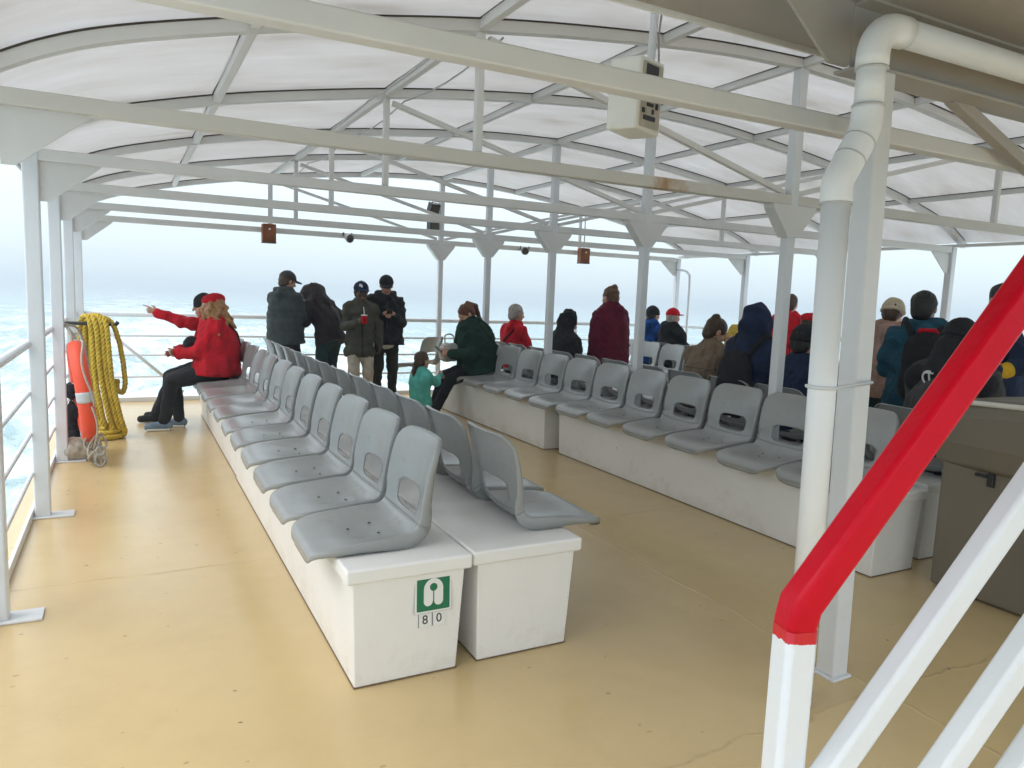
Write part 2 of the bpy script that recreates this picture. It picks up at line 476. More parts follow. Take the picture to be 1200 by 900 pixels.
def bar(bm, p0, p1, w, h, bevel=0.006, up=Vector((0, 0, 1))):
    p0, p1 = Vector(p0), Vector(p1)
    d = p1 - p0
    fr = frame_from(d, up)
    box(bm, (p0 + p1) / 2, (w, h, d.length), bevel, fr)

def tube(bm, pts, r, n=10, cap=True, closed=False):
    pts = [Vector(p) for p in pts]
    rr = r if hasattr(r, '__len__') else [r] * len(pts)
    rings = []
    N = len(pts)
    nrm = None
    for i, p in enumerate(pts):
        if closed:
            tg = pts[(i + 1) % N] - pts[i - 1]
        else:
            tg = pts[min(i + 1, N - 1)] - pts[max(i - 1, 0)]
        tg.normalize()
        if nrm is None:
            nrm = Vector((0, 0, 1)).cross(tg)
            if nrm.length < 1e-3:
                nrm = Vector((1, 0, 0))
        nrm = (nrm - tg * nrm.dot(tg)).normalized()
        bn = tg.cross(nrm)
        rings.append([bm.verts.new(p + (nrm * math.cos(2 * math.pi * k / n) + bn * math.sin(2 * math.pi * k / n)) * rr[i]) for k in range(n)])
    for i in range(N if closed else N - 1):
        a, b = rings[i], rings[(i + 1) % N]
        for k in range(n):
            bm.faces.new((a[k], a[(k + 1) % n], b[(k + 1) % n], b[k]))
    if cap and not closed:
        bm.faces.new(rings[0][::-1])
        bm.faces.new(rings[-1])

def prism(bm, poly, depth, mtx):
    """polygon in XY extruded by depth along Z (centred), placed by mtx"""
    b = bmesh.new()
    lo = [b.verts.new((x, y, -depth / 2)) for x, y in poly]
    hi = [b.verts.new((x, y, depth / 2)) for x, y in poly]
    b.faces.new(lo[::-1]); b.faces.new(hi)
    n = len(poly)
    for i in range(n):
        b.faces.new((lo[i], lo[(i + 1) % n], hi[(i + 1) % n], hi[i]))
    add_bm(bm, b, mtx)

XZ = Matrix(((1, 0, 0, 0), (0, 0, -1, 0), (0, 1, 0, 0), (0, 0, 0, 1)))   # poly (x, y) -> world (x, z), extrude along y

def catmull(pts, n=8):
    P = [Vector(p) for p in pts]
    P = [P[0] * 2 - P[1]] + P + [P[-1] * 2 - P[-2]]
    out = []
    for i in range(1, len(P) - 2):
        for j in range(n):
            t = j / n
            a, b, c, d = P[i - 1], P[i], P[i + 1], P[i + 2]
            out.append(0.5 * ((2 * b) + (c - a) * t + (2 * a - 5 * b + 4 * c - d) * t * t + (3 * b - a - 3 * c + d) * t ** 3))
    out.append(P[-2])
    return out

def text_mesh(txt, size, depth=0.001):
    cu = bpy.data.curves.new('t', 'FONT')
    cu.body = txt
    cu.size = size
    cu.align_x = 'CENTER'
    cu.align_y = 'CENTER'
    cu.extrude = depth
    o = bpy.data.objects.new('t', cu)
    COL.objects.link(o)
    dg = bpy.context.evaluated_depsgraph_get()
    me = bpy.data.meshes.new_from_object(o.evaluated_get(dg))
    bpy.data.objects.remove(o)
    bpy.data.curves.remove(cu)
    return me

# ------------------------------------------------------------------ layout numbers
XL, XR, XC = -0.49, 8.52, 4.09           # left rail, right rail, middle columns
Y0, DY = 2.1286, 1.6089
def yk(k): return Y0 + DY * k
ZB = 2.19                                 # underside of the cross beams
YS = 10.14                                # stern rail
ORD = ['first', 'second', 'third', 'fourth', 'fifth', 'sixth', 'seventh', 'eighth', 'ninth', 'tenth', 'eleventh', 'twelfth', 'thirteenth']

# ------------------------------------------------------------------ sea, deck, hull, haze
def build_sea():
    xs = np.concatenate([np.linspace(-700, -70, 24)[:-1], np.linspace(-70, 60, 190), np.linspace(60, 700, 24)[1:]])
    ys = np.concatenate([np.linspace(-300, -8, 14)[:-1], np.linspace(-8, 110, 190), np.linspace(110, 900, 34)[1:]])
    Xg, Yg = np.meshgrid(xs, ys, indexing='ij')
    rng = np.random.RandomState(3)
    Z = np.zeros_like(Xg)
    for i in range(26):
        ang = rng.uniform(-0.9, 0.9) + (math.pi if rng.rand() < .3 else 0)
        lam = 10 ** rng.uniform(0.25, 1.05)
        amp = 0.016 * lam ** 0.85
        kx, ky = math.cos(ang) * 2 * math.pi / lam, math.sin(ang) * 2 * math.pi / lam
        Z += amp * np.sin(kx * Xg + ky * Yg + rng.uniform(0, 6.28) + 0.6 * np.sin(0.13 * Xg * rng.uniform(.5, 1.5) + 0.1 * Yg))
    fade = np.clip(1.3 - np.maximum(np.abs(Xg) / 80, np.abs(Yg) / 130), 0, 1)
    Z = -4.2 + Z * fade
    nx, ny = Xg.shape
    v = np.stack([Xg, Yg, Z], -1).reshape(-1, 3)
    i = np.arange(nx - 1)[:, None] * ny + np.arange(ny - 1)[None, :]
    f = np.stack([i, i + ny, i + ny + 1, i + 1], -1).reshape(-1, 4)
    me = bpy.data.meshes.new('water')
    me.from_pydata(v.tolist(), [], f.tolist())
    o = link('water', me, 'water', None, True)
    o['kind'] = 'structure'
build_sea()

bm = bmesh.new()
box(bm, ((XL + XR) / 2, 2.6, -0.06), (XR - XL + 0.36, 15.4, 0.12), 0.0)
structure('deck', bm, 'deck')
bm = bmesh.new()                          # the ship's side and stern below the deck
box(bm, ((XL + XR) / 2, 2.6, -2.4), (XR - XL + 0.30, 15.3, 4.55), 0.05)
o = obj('ship_hull', bm, 'white'); tag(o, 'white ship side below the deck edge, down to the water', 'hull')

hz = bmesh.new()
bmesh.ops.create_cube(hz, size=1.0)
for v in hz.verts:
    v.co = Vector((v.co.x * 1390, v.co.y * 1190 + 300, -5.6 if v.co.z < 0 else 4.0))
o = obj('haze', hz, None)
o['kind'] = 'stuff'
hm = bpy.data.materials.new('sea_haze')
hm.use_nodes = True
ht = hm.node_tree
ht.nodes.clear()
pv = ht.nodes.new('ShaderNodeVolumePrincipled')
pv.inputs['Color'].default_value = (0.70, 0.80, 0.87, 1)
pv.inputs['Density'].default_value = 0.005
pv.inputs['Anisotropy'].default_value = 0.2
ho = ht.nodes.new('ShaderNodeOutputMaterial')
ht.links.new(pv.outputs[0], ho.inputs['Volume'])
o.data.materials.append(hm)

# ------------------------------------------------------------------ canopy: curved roof, cross beams, posts, middle columns
RIB_X = [-0.56, -0.3, 0.0, 0.55, 1.0, 1.7, 2.4, 3.3, 4.09]
RIB_Z = [2.285, 2.43, 2.545, 2.69, 2.785, 2.91, 3.005, 3.095, 3.13]
def rib_z(x):
    if x > XC: x = 2 * XC - x
    return float(np.interp(x, FX, FZ))
_pts = catmull([(a, 0, b) for a, b in zip(RIB_X, RIB_Z)], 10)
FX = [p.x for p in _pts]; FZ = [p.z for p in _pts]
RX = FX + [2 * XC - x for x in FX[::-1][1:]]
RZ = FZ + FZ[::-1][1:]

canopy = thing('canopy_roof', 'curved translucent white canopy roof over the whole open deck', 'roof')
ybay = [2.05] + [yk(k) for k in range(1, 6)]
ybay[-1] += 0.06
for b in range(5):
    y0, y1 = ybay[b] + 0.004, ybay[b + 1] - 0.004
    bm = bmesh.new()
    ny = 6
    rows = []
    for j in range(ny + 1):
        y = y0 + (y1 - y0) * j / ny
        sag = -0.012 * math.sin(math.pi * j / ny)
        rows.append([[bm.verts.new((x, y, z + 0.037 + sag + dz)) for x, z in zip(RX, RZ)] for dz in (0.0, 0.008)])
    for j in range(ny):
        for s in (0, 1):
            a, c = rows[j][s], rows[j + 1][s]
            for i in range(len(RX) - 1):
                bm.faces.new((a[i], a[i + 1], c[i + 1], c[i]))
    for i in range(len(RX) - 1):
        for j in (0, ny):
            bm.faces.new((rows[j][0][i], rows[j][0][i + 1], rows[j][1][i + 1], rows[j][1][i]))
    obj('roof_panel', bm, 'roof', canopy, True)
for k in range(0, 6):
    y = yk(k)
    if k == 0: continue
    bm = bmesh.new()                       # square tube bent into an arch
    n = len(RX)
    ring = []
    for i in range(n):
        t = Vector((RX[min(i + 1, n - 1)] - RX[max(i - 1, 0)], 0, RZ[min(i + 1, n - 1)] - RZ[max(i - 1, 0)])).normalized()
        nn = Vector((-t.z, 0, t.x))
        c = Vector((RX[i], y, RZ[i]))
        ring.append([bm.verts.new(c + nn * a + Vector((0, bb, 0))) for a, bb in ((0.03, -0.03), (0.03, 0.03), (-0.03, 0.03), (-0.03, -0.03))])
    for i in range(n - 1):
        for q in range(4):
            bm.faces.new((ring[i][q], ring[i][(q + 1) % 4], ring[i + 1][(q + 1) % 4], ring[i + 1][q]))
    bm.faces.new(ring[0]); bm.faces.new(ring[-1][::-1])
    obj('rib', bm, 'white_beam', canopy)
    bm = bmesh.new()                       # dark strips standing in for the gap shadow between panel and rib
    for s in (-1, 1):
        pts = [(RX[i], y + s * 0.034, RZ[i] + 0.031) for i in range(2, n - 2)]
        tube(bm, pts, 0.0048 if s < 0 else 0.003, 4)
    obj('gap_shadow', bm, 'shadow_brown', canopy)
for x in (0.55, 1.7, 2.9, 4.09, 5.28, 6.48, 7.63):
    bm = bmesh.new()
    z = rib_z(x)
    for k in range(0, 5):
        ya = yk(k) + 0.03 if k else 2.06
        bar(bm, (x, ya, z + 0.0), (x, yk(k + 1) - 0.03, z + 0.0), 0.045, 0.05, 0.004)
    obj('purlin', bm, 'white_beam', canopy)
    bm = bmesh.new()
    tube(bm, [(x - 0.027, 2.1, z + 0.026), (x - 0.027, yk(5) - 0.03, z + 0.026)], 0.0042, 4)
    obj('gap_shadow', bm, 'shadow_brown', canopy)  # the same painted gap shadow, as a thin strip beside the purlin
for x in (XL - 0.09, 2 * XC - XL + 0.09):
    bm = bmesh.new()
    xx = min(x, XR + 0.07)
    bar(bm, (xx, 2.06, 2.275), (xx, yk(5) + 0.06, 2.275), 0.07, 0.035, 0.004)
    obj('eave_beam', bm, 'white_beam', canopy)
bm = bmesh.new()                           # dark eave gutter lip outside
bar(bm, (XL - 0.145, 2.06, 2.258), (XL - 0.145, yk(5) + 0.06, 2.258), 0.02, 0.03, 0.003)
obj('gutter', bm, 'steel', canopy)
for xo, zo in ((-0.11, 0.02), (0.11, 0.05)):    # thin conduits slung beside the ridge
    bm = bmesh.new()
    pts = []
    for k in range(1, 5):
        for j in range(6):
            t = j / 6
            pts.append((1.7 + xo * 1.2, yk(k) + DY * t, rib_z(1.7 + xo) - 0.05 - zo * math.sin(math.pi * t)))
    tube(bm, pts, 0.006, 5)
    obj('conduit', bm, 'steel', canopy)

truss_labels = ['nearest cross beam, widest in view, passing behind the big drain pipe', 'white cross beam with a rusty patch, meeting the nearest middle column', 'white roof truss over the second middle column, second left post', 'white roof truss over the third middle column from the stairs', 'white roof truss just before the sternmost beam', 'sternmost white roof truss carrying spotlights and two brown boxes']
for k in range(0, 6):
    y = yk(k)
    tr = thing('roof_truss', truss_labels[k], 'roof truss', (0, y, 0), 0, 'cross trusses under the canopy roof')
    bm = bmesh.new()
    xe = XR - 0.05 if k else XR - 0.05
    bar(bm, (XL + 0.03, 0, ZB + 0.035), (xe, 0, ZB + 0.035), 0.07, 0.07, 0.007)
    obj('bottom_chord', bm, 'beam_rust' if k == 1 else 'white_beam', tr)
    if k == 0: continue
    for x in (1.7, 2 * XC - 1.7):
        bm = bmesh.new()
        bar(bm, (x, 0, ZB + 0.072), (x, 0, rib_z(x) - 0.032), 0.042, 0.042, 0.004)
        obj('strut', bm, 'white_beam', tr)
        bm = bmesh.new()
        s = 1 if x < XC else -1
        bar(bm, (x + s * 0.05, 0.012, rib_z(x) - 0.055), (XC - s * 0.06, 0.012, ZB + 0.085), 0.036, 0.036, 0.004)
        obj('diagonal', bm, 'white_beam', tr)
    for s, xg in ((1, XL + 0.045), (-1, XR - 0.045)):
        bm = bmesh.new()                   # gusset plate between post and beam
        w, hgt = 0.33, 0.235
        poly = [(0, 0), (w, 0), (w - 0.03, -0.03), (0.05, -hgt), (0, -hgt)]
        poly = [(px * s, pz) for px, pz in poly]
        prism(bm, poly, 0.010, Matrix.Translation((xg, 0, ZB)) @ XZ)
        obj('gusset_plate', bm, 'white_beam', tr)
    bm = bmesh.new()
    poly = [(-0.21, 0), (0.21, 0), (0.20, -0.03), (0.05, -0.215), (-0.05, -0.215), (-0.20, -0.03)]
    prism(bm, poly, 0.092, Matrix.Translation((XC, 0, ZB - 0.001)) @ XZ)
    obj('gusset_plate', bm, 'white_beam', tr)

pl = ['left canopy post at the picture edge, only its foot in view', 'nearest tall left canopy post, standing on the rail', 'left canopy post with the orange lifebuoy beside it', 'thin left canopy post just short of the yellow rope', 'sternmost left canopy post behind the yellow rope']
for k in range(1, 6):
    p = thing('canopy_post', pl[k - 1], 'post', (XL - (0.035 if k == 1 else 0), yk(k), 0), 0, 'canopy posts along the left rail')
    bm = bmesh.new()
    box(bm, (0, 0, 1.13), (0.085, 0.085, 2.24), 0.008)
    obj('pole', bm, 'white_rail', p)
    bm = bmesh.new()
    box(bm, (0.05, 0, 0.006), (0.24, 0.13, 0.012), 0.004)
    obj('base_plate', bm, 'white_rail', p)
pr = {2: 'right canopy post seen right of the drain pipe against the sky', 3: 'right canopy post behind the big drain pipe', 4: 'thin right canopy post right of the red cap passenger', 5: 'sternmost right canopy post, beside the second thin pole'}
for k in (1, 2, 3, 4, 5):
    p = thing('canopy_post', pr.get(k, 'right canopy post nearest the stairs, out past the red handrail'), 'post', (XR, yk(k), 0), 0, 'canopy posts along the right rail')
    bm = bmesh.new()
    box(bm, (0, 0, 1.13), (0.08, 0.08, 2.24), 0.008)
    obj('pole', bm, 'white_rail', p)
    bm = bmesh.new()
    box(bm, (-0.05, 0, 0.006), (0.24, 0.13, 0.012), 0.004)
    obj('base_plate', bm, 'white_rail', p)
pc = ['nearest middle column, left of the big drain pipe', 'middle column below the white loudspeaker', 'middle column right of the passenger in red with grey hair', 'middle column behind the passenger in dark green', 'sternmost middle column carrying two black lamps']
for k in range(1, 6):
    p = thing('middle_column', pc[k - 1], 'column', (XC, yk(k), 0), 0, 'columns along the middle of the deck')
    bm = bmesh.new()
    bar(bm, (0, 0, 0.01), (0, 0, rib_z(XC) - 0.032), 0.072, 0.072, 0.008, Vector((0, 1, 0)))
    obj('pole', bm, 'white_rail', p)
    bm = bmesh.new()
    box(bm, (0, 0, 0.006), (0.13, 0.13, 0.012), 0.003)
    obj('base_plate', bm, 'white_rail', p)

# ------------------------------------------------------------------ railings
def railing(name, label, pts, ys, axis):
    pass
rl = thing('deck_railing', 'white left side railing beside the sea, carrying the lifebuoy', 'railing', (XL, 0, 0))
bm = bmesh.new(); tube(bm, [(-0.05, -3.0, 1.09), (-0.05, YS, 1.09)], 0.025, 12); obj('top_rail', bm, 'white_rail', rl, True)
for z in (0.79, 0.535, 0.285):
    bm = bmesh.new(); tube(bm, [(-0.05, -3.0, z), (-0.05, YS, z)], 0.0135, 8); obj('middle_rail', bm, 'white_rail', rl, True)
bm = bmesh.new(); box(bm, (-0.06, 3.5, 0.028), (0.02, 13.2, 0.056), 0.004); obj('toe_rail', bm, 'white_rail', rl)
sr = thing('deck_railing', 'white stern railing across the back with the wake beyond', 'railing', (0, YS + 0.05, 0))
bm = bmesh.new(); tube(bm, [(XL - 0.05, 0, 1.09), (XR + 0.05, 0, 1.09)], 0.03, 12); obj('top_rail', bm, 'white_rail', sr, True)
for z in (0.83, 0.59, 0.32):
    bm = bmesh.new(); tube(bm, [(XL - 0.05, 0, z), (XR + 0.05, 0, z)], 0.015, 8); obj('middle_rail', bm, 'white_rail', sr, True)
for x in (1.1, 2.9, 4.7, 6.5):
    bm = bmesh.new(); tube(bm, [(x, 0, 0.0), (x, 0, 1.07)], 0.02, 8); obj('stanchion', bm, 'white_rail', sr, True)
bm = bmesh.new(); tube(bm, [(XL + 0.1, -0.06, 1.06), (0.62, -0.06, 0.12)], 0.02, 8); obj('brace', bm, 'white_rail', sr, True)
bm = bmesh.new(); box(bm, ((XL + XR) / 2, 0.05, 0.028), (XR - XL + 0.1, 0.02, 0.056), 0.004); obj('toe_rail', bm, 'white_rail', sr)
rr_ = thing('deck_railing', 'white right side railing behind the seated crowd', 'railing', (XR, 0, 0))
bm = bmesh.new(); tube(bm, [(0.05, -3.0, 1.09), (0.05, YS, 1.09)], 0.03, 12); obj('top_rail', bm, 'white_rail', rr_, True)
for z in (0.79, 0.535, 0.285):
    bm = bmesh.new(); tube(bm, [(0.05, -3.0, z), (0.05, YS, z)], 0.016, 8); obj('middle_rail', bm, 'white_rail', rr_, True)
hp = thing('hose_pole', 'thin white bent pole joined to the sternmost right post', 'pole', (XR - 0.05, 9.78, 0))
bm = bmesh.new(); tube(bm, catmull([(0, 0, 0), (0, 0, 1.0), (0, 0, 1.85), (0, 0.05, 1.99), (0, 0.17, 2.04), (0.03, 0.36, 2.05)], 6), 0.020, 8)
obj('pipe', bm, 'white_rail', hp, True)

# ------------------------------------------------------------------ lockers
def locker(label, x0, x1, y0, y1, h=0.482, lo=0.035, end=0.02, group='white seat lockers on the deck'):
    t = thing('seat_locker', label, 'locker', ((x0 + x1) / 2, y0, 0), 0, group)
    L, w = y1 - y0, x1 - x0
    bm = bmesh.new()
    b = bmesh.new()
    vs = []
    for z, k in ((0.0, 0.0), (h - 0.06, 0.018)):
        vs.append([b.verts.new(p) for p in ((-w / 2 - k, -k, z), (w / 2 + k, -k, z), (w / 2 + k, L, z), (-w / 2 - k, L, z))])
    b.faces.new(vs[0][::-1]); b.faces.new(vs[1])
    for i in range(4):
        b.faces.new((vs[0][i], vs[0][(i + 1) % 4], vs[1][(i + 1) % 4], vs[1][i]))
    bmesh.ops.bevel(b, geom=b.edges[:], offset=0.006, segments=2, profile=0.5, affect='EDGES')
    add_bm(bm, b)
    obj('body', bm, 'locker', t)
    bm = bmesh.new()
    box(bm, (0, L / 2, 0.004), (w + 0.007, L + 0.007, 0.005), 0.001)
    obj('base_grime', bm, 'grime', t)  # brown grime line where the locker meets the deck, built as a strip
    bm = bmesh.new()
    box(bm, (0, L / 2 - 0.01, h - 0.03), (w + 2 * lo + 0.02, L + 0.05, 0.058), 0.010, seg=3)
    obj('lid', bm, 'locker', t)
    return t
locker('white seat locker with the green life jacket sign on its end', 0.734, 1.150, 2.576, 5.93)
locker('white locker behind the one with the sign, under the women in red', 0.742, 1.150, 6.02, 9.05)
locker('white locker end right of the green sign, nearest in the left block', 1.250, 1.672, 2.590, 5.93)
locker('white locker farther back along the row whose seat backs face us', 1.250, 1.672, 6.02, 9.05)
locker('long white locker across the aisle, nearer of the two there', 3.690, 4.05, 2.58, 5.98, lo=0.03)
locker('white locker across the aisle under the passenger in dark green', 3.630, 4.05, 6.17, 8.95, lo=0.03)
locker('white locker end beside the tan cabinet, behind the aisle locker', 4.240, 4.70, 2.66, 5.98, lo=0.03)
locker('white locker under the passenger in red with grey hair', 4.240, 4.70, 6.17, 8.95, lo=0.03)
locker('white locker in the far right block, aisle side', 6.43, 6.86, 3.2, 9.3, lo=0.03)
locker('white locker in the far right block, under the red cap passenger', 6.94, 7.37, 3.2, 9.3, lo=0.03)

# ------------------------------------------------------------------ plastic seats
HW = 0.238            # half width
PROF = catmull([(0.506, 0, -0.006), (0.509, 0, 0.008), (0.500, 0, 0.026), (0.470, 0, 0.042), (0.40, 0, 0.047), (0.32, 0, 0.041), (0.24, 0, 0.034), (0.165, 0, 0.034), (0.110, 0, 0.046), (0.076, 0, 0.078), (0.057, 0, 0.125), (0.042, 0, 0.20), (0.022, 0, 0.30), (-0.002, 0, 0.382), (-0.024, 0, 0.432)], 12)
PL = [0.0]
for a, b in zip(PROF[:-1], PROF[1:]): PL.append(PL[-1] + (b - a).length)
LT = PL[-1]
PD = [p.x for p in PROF]; PZ = [p.z for p in PROF]
S_CREASE = float(np.interp(9 * 12, range(len(PL)), PL)) + 0.012
def seat_pt(a, s):
    """a: metres across, s: metres along the profile from the lip"""
    d = float(np.interp(s, PL, PD)); z = float(np.interp(s, PL, PZ))
    u = a / HW
    tb = max(0.0, min(1.0, (s - S_CREASE + 0.10) / 0.2))
    d += tb * 0.040 * (u * u - 0.3)                    # the back wraps forward at its sides
    # the pan is dished: its sides rise towards the back and droop at the nose
    q_ = max(0.0, min(1.0, (0.50 - d) / 0.34)); q_ = q_ * q_ * (3 - 2 * q_)
    z += (1 - tb) * 0.042 * abs(u) ** 2.6 * q_
    return Vector((a, d, z))
def seat_n(a, s):
    e = 0.004
    p = seat_pt(a, s)
    du = seat_pt(a + e, s) - seat_pt(a - e, s)
    dv = seat_pt(a, min(LT, s + e)) - seat_pt(a, max(0, s - e))
    return dv.cross(du).normalized()                   # up / forward side
def width_at(s):
    r0, r1 = 0.135, 0.075
    w = HW
    if s < r0: w = HW - r0 + math.sqrt(max(0, r0 * r0 - (r0 - s) ** 2)) 
    q = LT - s
    if q < r1: w = min(w, HW - r1 + math.sqrt(max(0, r1 * r1 - (r1 - q) ** 2)))
    waist = math.exp(-((s - S_CREASE) / 0.09) ** 2)
    top = max(0, (s - S_CREASE) / (LT - S_CREASE))
    return w - 0.012 * waist - 0.006 * top
def seat_piece(s0, s1, ends, hole=None, flange=0.03):
    bm = bmesh.new()
    nu = 28
    ss = list(np.linspace(s0, s1, 34))
    if ends[0]: ss = [s0 + 0.135 * (1 - math.cos(t)) for t in np.linspace(0, math.pi / 2, 12)] + list(np.linspace(s0 + 0.135, s1, 24))[1:]
    if ends[1]: ss = list(np.linspace(s0, s1 - 0.08, 34)) + [s1 - 0.08 + 0.08 * math.sin(t) for t in np.linspace(0, math.pi / 2, 9)][1:]
    rows = []
    for s in ss:
        w = width_at(s)
        rows.append([(w * (2 * i / nu - 1), s) for i in range(nu + 1)])
    if hole:
        ha, hs, hw, hh = hole
        def inside(a, s): return (abs(a - ha) / hw) ** 4 + (abs(s - hs) / hh) ** 4 < 1.0
        keep = set()
        kill = set()
        for j in range(len(rows) - 1):
            for i in range(nu):
                ca = sum(rows[j + y][i + x][0] for x in (0, 1) for y in (0, 1)) / 4
                cs = sum(rows[j + y][i + x][1] for x in (0, 1) for y in (0, 1)) / 4
                if inside(ca, cs): kill.add((j, i))
        border = set()
        for (j, i) in kill:
            for y in (0, 1):
                for x in (0, 1):
                    nb = [(j + y - dy, i + x - dx) for dy in (0, 1) for dx in (0, 1)]
                    if any(q not in kill for q in nb): border.add((j + y, i + x))
        for (j, i) in border:
            a, s = rows[j][i]
            da, ds = a - ha, s - hs
            k = ((abs(da) / hw) ** 4 + (abs(ds) / hh) ** 4) ** 0.25
            rows[j][i] = (ha + da / k, hs + ds / k)
    else:
        kill = set()
    V = [[bm.verts.new(seat_pt(a, s)) for a, s in r] for r in rows]
    for j in range(len(rows) - 1):
        for i in range(nu):
            if (j, i) not in kill:
                bm.faces.new((V[j][i], V[j][i + 1], V[j + 1][i + 1], V[j + 1][i]))
    # rolled edge: right side, outer end, left side
    path = []
    if ends[0]:
        path = [(j, 0) for j in range(len(rows) - 1, 0, -1)] + [(0, i) for i in range(nu + 1)] + [(j, nu) for j in range(1, len(rows))]
    else:
        path = [(j, nu) for j in range(len(rows))] + [(len(rows) - 1, i) for i in range(nu - 1, -1, -1)] + [(j, 0) for j in range(len(rows) - 2, -1, -1)]
    cen = sum((v.co for r in V for v in r), Vector()) / (len(rows) * (nu + 1))
    prev = None
    npth = len(path)
    pco = [V[j][i].co.copy() for j, i in path]
    for q, (j, i) in enumerate(path):
        a, s = rows[j][i]
        n = seat_n(a, s)
        n = Vector((0, n.y, n.z)).normalized()
        tg = (pco[min(q + 1, npth - 1)] - pco[max(q - 1, 0)])
        out = tg.cross(n); out.normalize()
        if out.dot(pco[q] - cen) < 0: out = -out
        fl = float(np.interp(s, [0.0, 0.10, 0.22, S_CREASE - 0.10, S_CREASE, S_CREASE + 0.12, LT - 0.06, LT], [0.020, 0.024, 0.034, 0.056, 0.050, 0.036, 0.022, 0.018]))
        ko = 1.0
        if ends[0]:
            ko = max(0.1, min(1.0, (s - 0.02) / 0.12))
            kz = max(0.0, min(1.0, (s - (S_CREASE - 0.15)) / 0.12))
            n = (n * kz + Vector((0, 0, 1)) * (1 - kz)).normalized()
            out = (out - n * out.dot(n)).normalized()
        ring = [V[j][i]] + [bm.verts.new(pco[q] + out * (o_ * ko) - n * h_) for o_, h_ in ((0.005, 0.002), (0.008, 0.008), (0.011, fl))]
        if prev:
            for k in range(3):
                bm.faces.new((prev[k], ring[k], ring[k + 1], prev[k + 1]))
        prev = ring
    bmesh.ops.remove_doubles(bm, verts=bm.verts[:], dist=0.0004)
    bmesh.ops.recalc_face_normals(bm, faces=bm.faces[:])
    # thickness
    bm.normal_update()
    g = bmesh.ops.solidify(bm, geom=bm.faces[:], thickness=0.006)
    return bm
def mesh_of(name, bm, mat, smooth=True):
    bmesh.ops.recalc_face_normals(bm, faces=bm.faces[:])
    me = bpy.data.meshes.new(name); bm.to_mesh(me); bm.free()
    me.materials.append(M[mat])
    if smooth: me.polygons.foreach_set('use_smooth', [True] * len(me.polygons))
    return me
ME_PAN = mesh_of('seat_pan', seat_piece(0.0, S_CREASE, (True, False), None, 0.046), 'seat')
ME_BACK = mesh_of('backrest', seat_piece(S_CREASE, LT, (False, True), (0.0, S_CREASE + 0.080, 0.132, 0.058), 0.026), 'seat')
bm = bmesh.new()
bmesh.ops.create_cone(bm, cap_ends=True, segments=10, radius1=0.007, radius2=0.005, depth=0.004)
ME_BOLT = mesh_of('bolt', bm, 'metal_dark', False)
bm = bmesh.new()
box(bm, (0, 0.22, 0.022), (0.22, 0.14, 0.018), 0.003)
ME_BRACKET = mesh_of('bracket', bm, 'steel', False)

def seat(label, xback, y, face, group, bolts=False):
    """face +1: looks to +x, -1: looks to -x"""
    t = thing('plastic_seat', label, 'seat', (xback, y, 0.468), R(-90) * face + R(random.uniform(-1.8, 1.8)), group)
    t.rotation_euler.x = R(random.uniform(-1.2, 0.6))
    for px, pd in ((-0.07, 0.2), (0.07, 0.2), (0.0, 0.31)) if bolts else ():
        o = bpy.data.objects.new('bolt', ME_BOLT); COL.objects.link(o); o.parent = t
        o.location = (px, pd, float(np.interp(-pd, [-q for q in PD], PZ)) + 0.0085)
    for me in (ME_PAN, ME_BACK, ME_BRACKET):
        o = bpy.data.objects.new(me.name, me); COL.objects.link(o); o.parent = t
    return t
PITCH = 0.525
for i in range(12):
    lab = 'grey plastic seat facing the left rail, ' + ('nearest of its row, above the green sign' if i == 0 else ORD[i] + ' of its row from the sign end')
    seat(lab, 1.108, 2.925 + PITCH * i, -1, 'grey seats facing the left rail', i < 6)
for i in range(12):
    lab = 'grey plastic seat turned to the aisle, ' + ('nearest of its row, behind the sign seat' if i == 0 else ORD[i] + ' of its row counting from the locker end')
    seat(lab, 1.440, 2.950 + PITCH * i, 1, 'grey seats of the left block facing the aisle')
for i in range(11):
    lab = 'grey seat across the aisle facing us, ' + ORD[i] + ' along counting from the tan cabinet'
    if i == 10: lab = 'grey seat across the aisle holding the passenger in dark green'
    seat(lab, 4.005, 2.95 + PITCH * i, -1, 'grey seats across the aisle facing left', i < 6)
for i in range(12):
    lab = 'grey seat showing its back behind the aisle row, ' + ORD[i] + ' from the tan cabinet'
    seat(lab, 4.345, 2.90 + PITCH * i, 1, 'grey seats behind the aisle row facing right')
for i in range(6, 12):
    lab = 'grey seat in the far right block facing us, ' + ORD[11 - i] + ' from the stern end'
    seat(lab, 6.79, 3.35 + PITCH * i, -1, 'grey seats in the far right block')
for i in range(3, 12):
    lab = 'grey seat in the far right block showing its back, ' + ORD[11 - i] + ' from the stern end'
    seat(lab, 6.99, 3.35 + PITCH * i, 1, 'grey seats in the far right block')
t = seat('lone grey seat turned sideways by the stern rail, behind the dark green jacket', 3.72, 9.42, 1, 'grey seats by the stern rail')
t.rotation_euler = (0, 0, R(35))

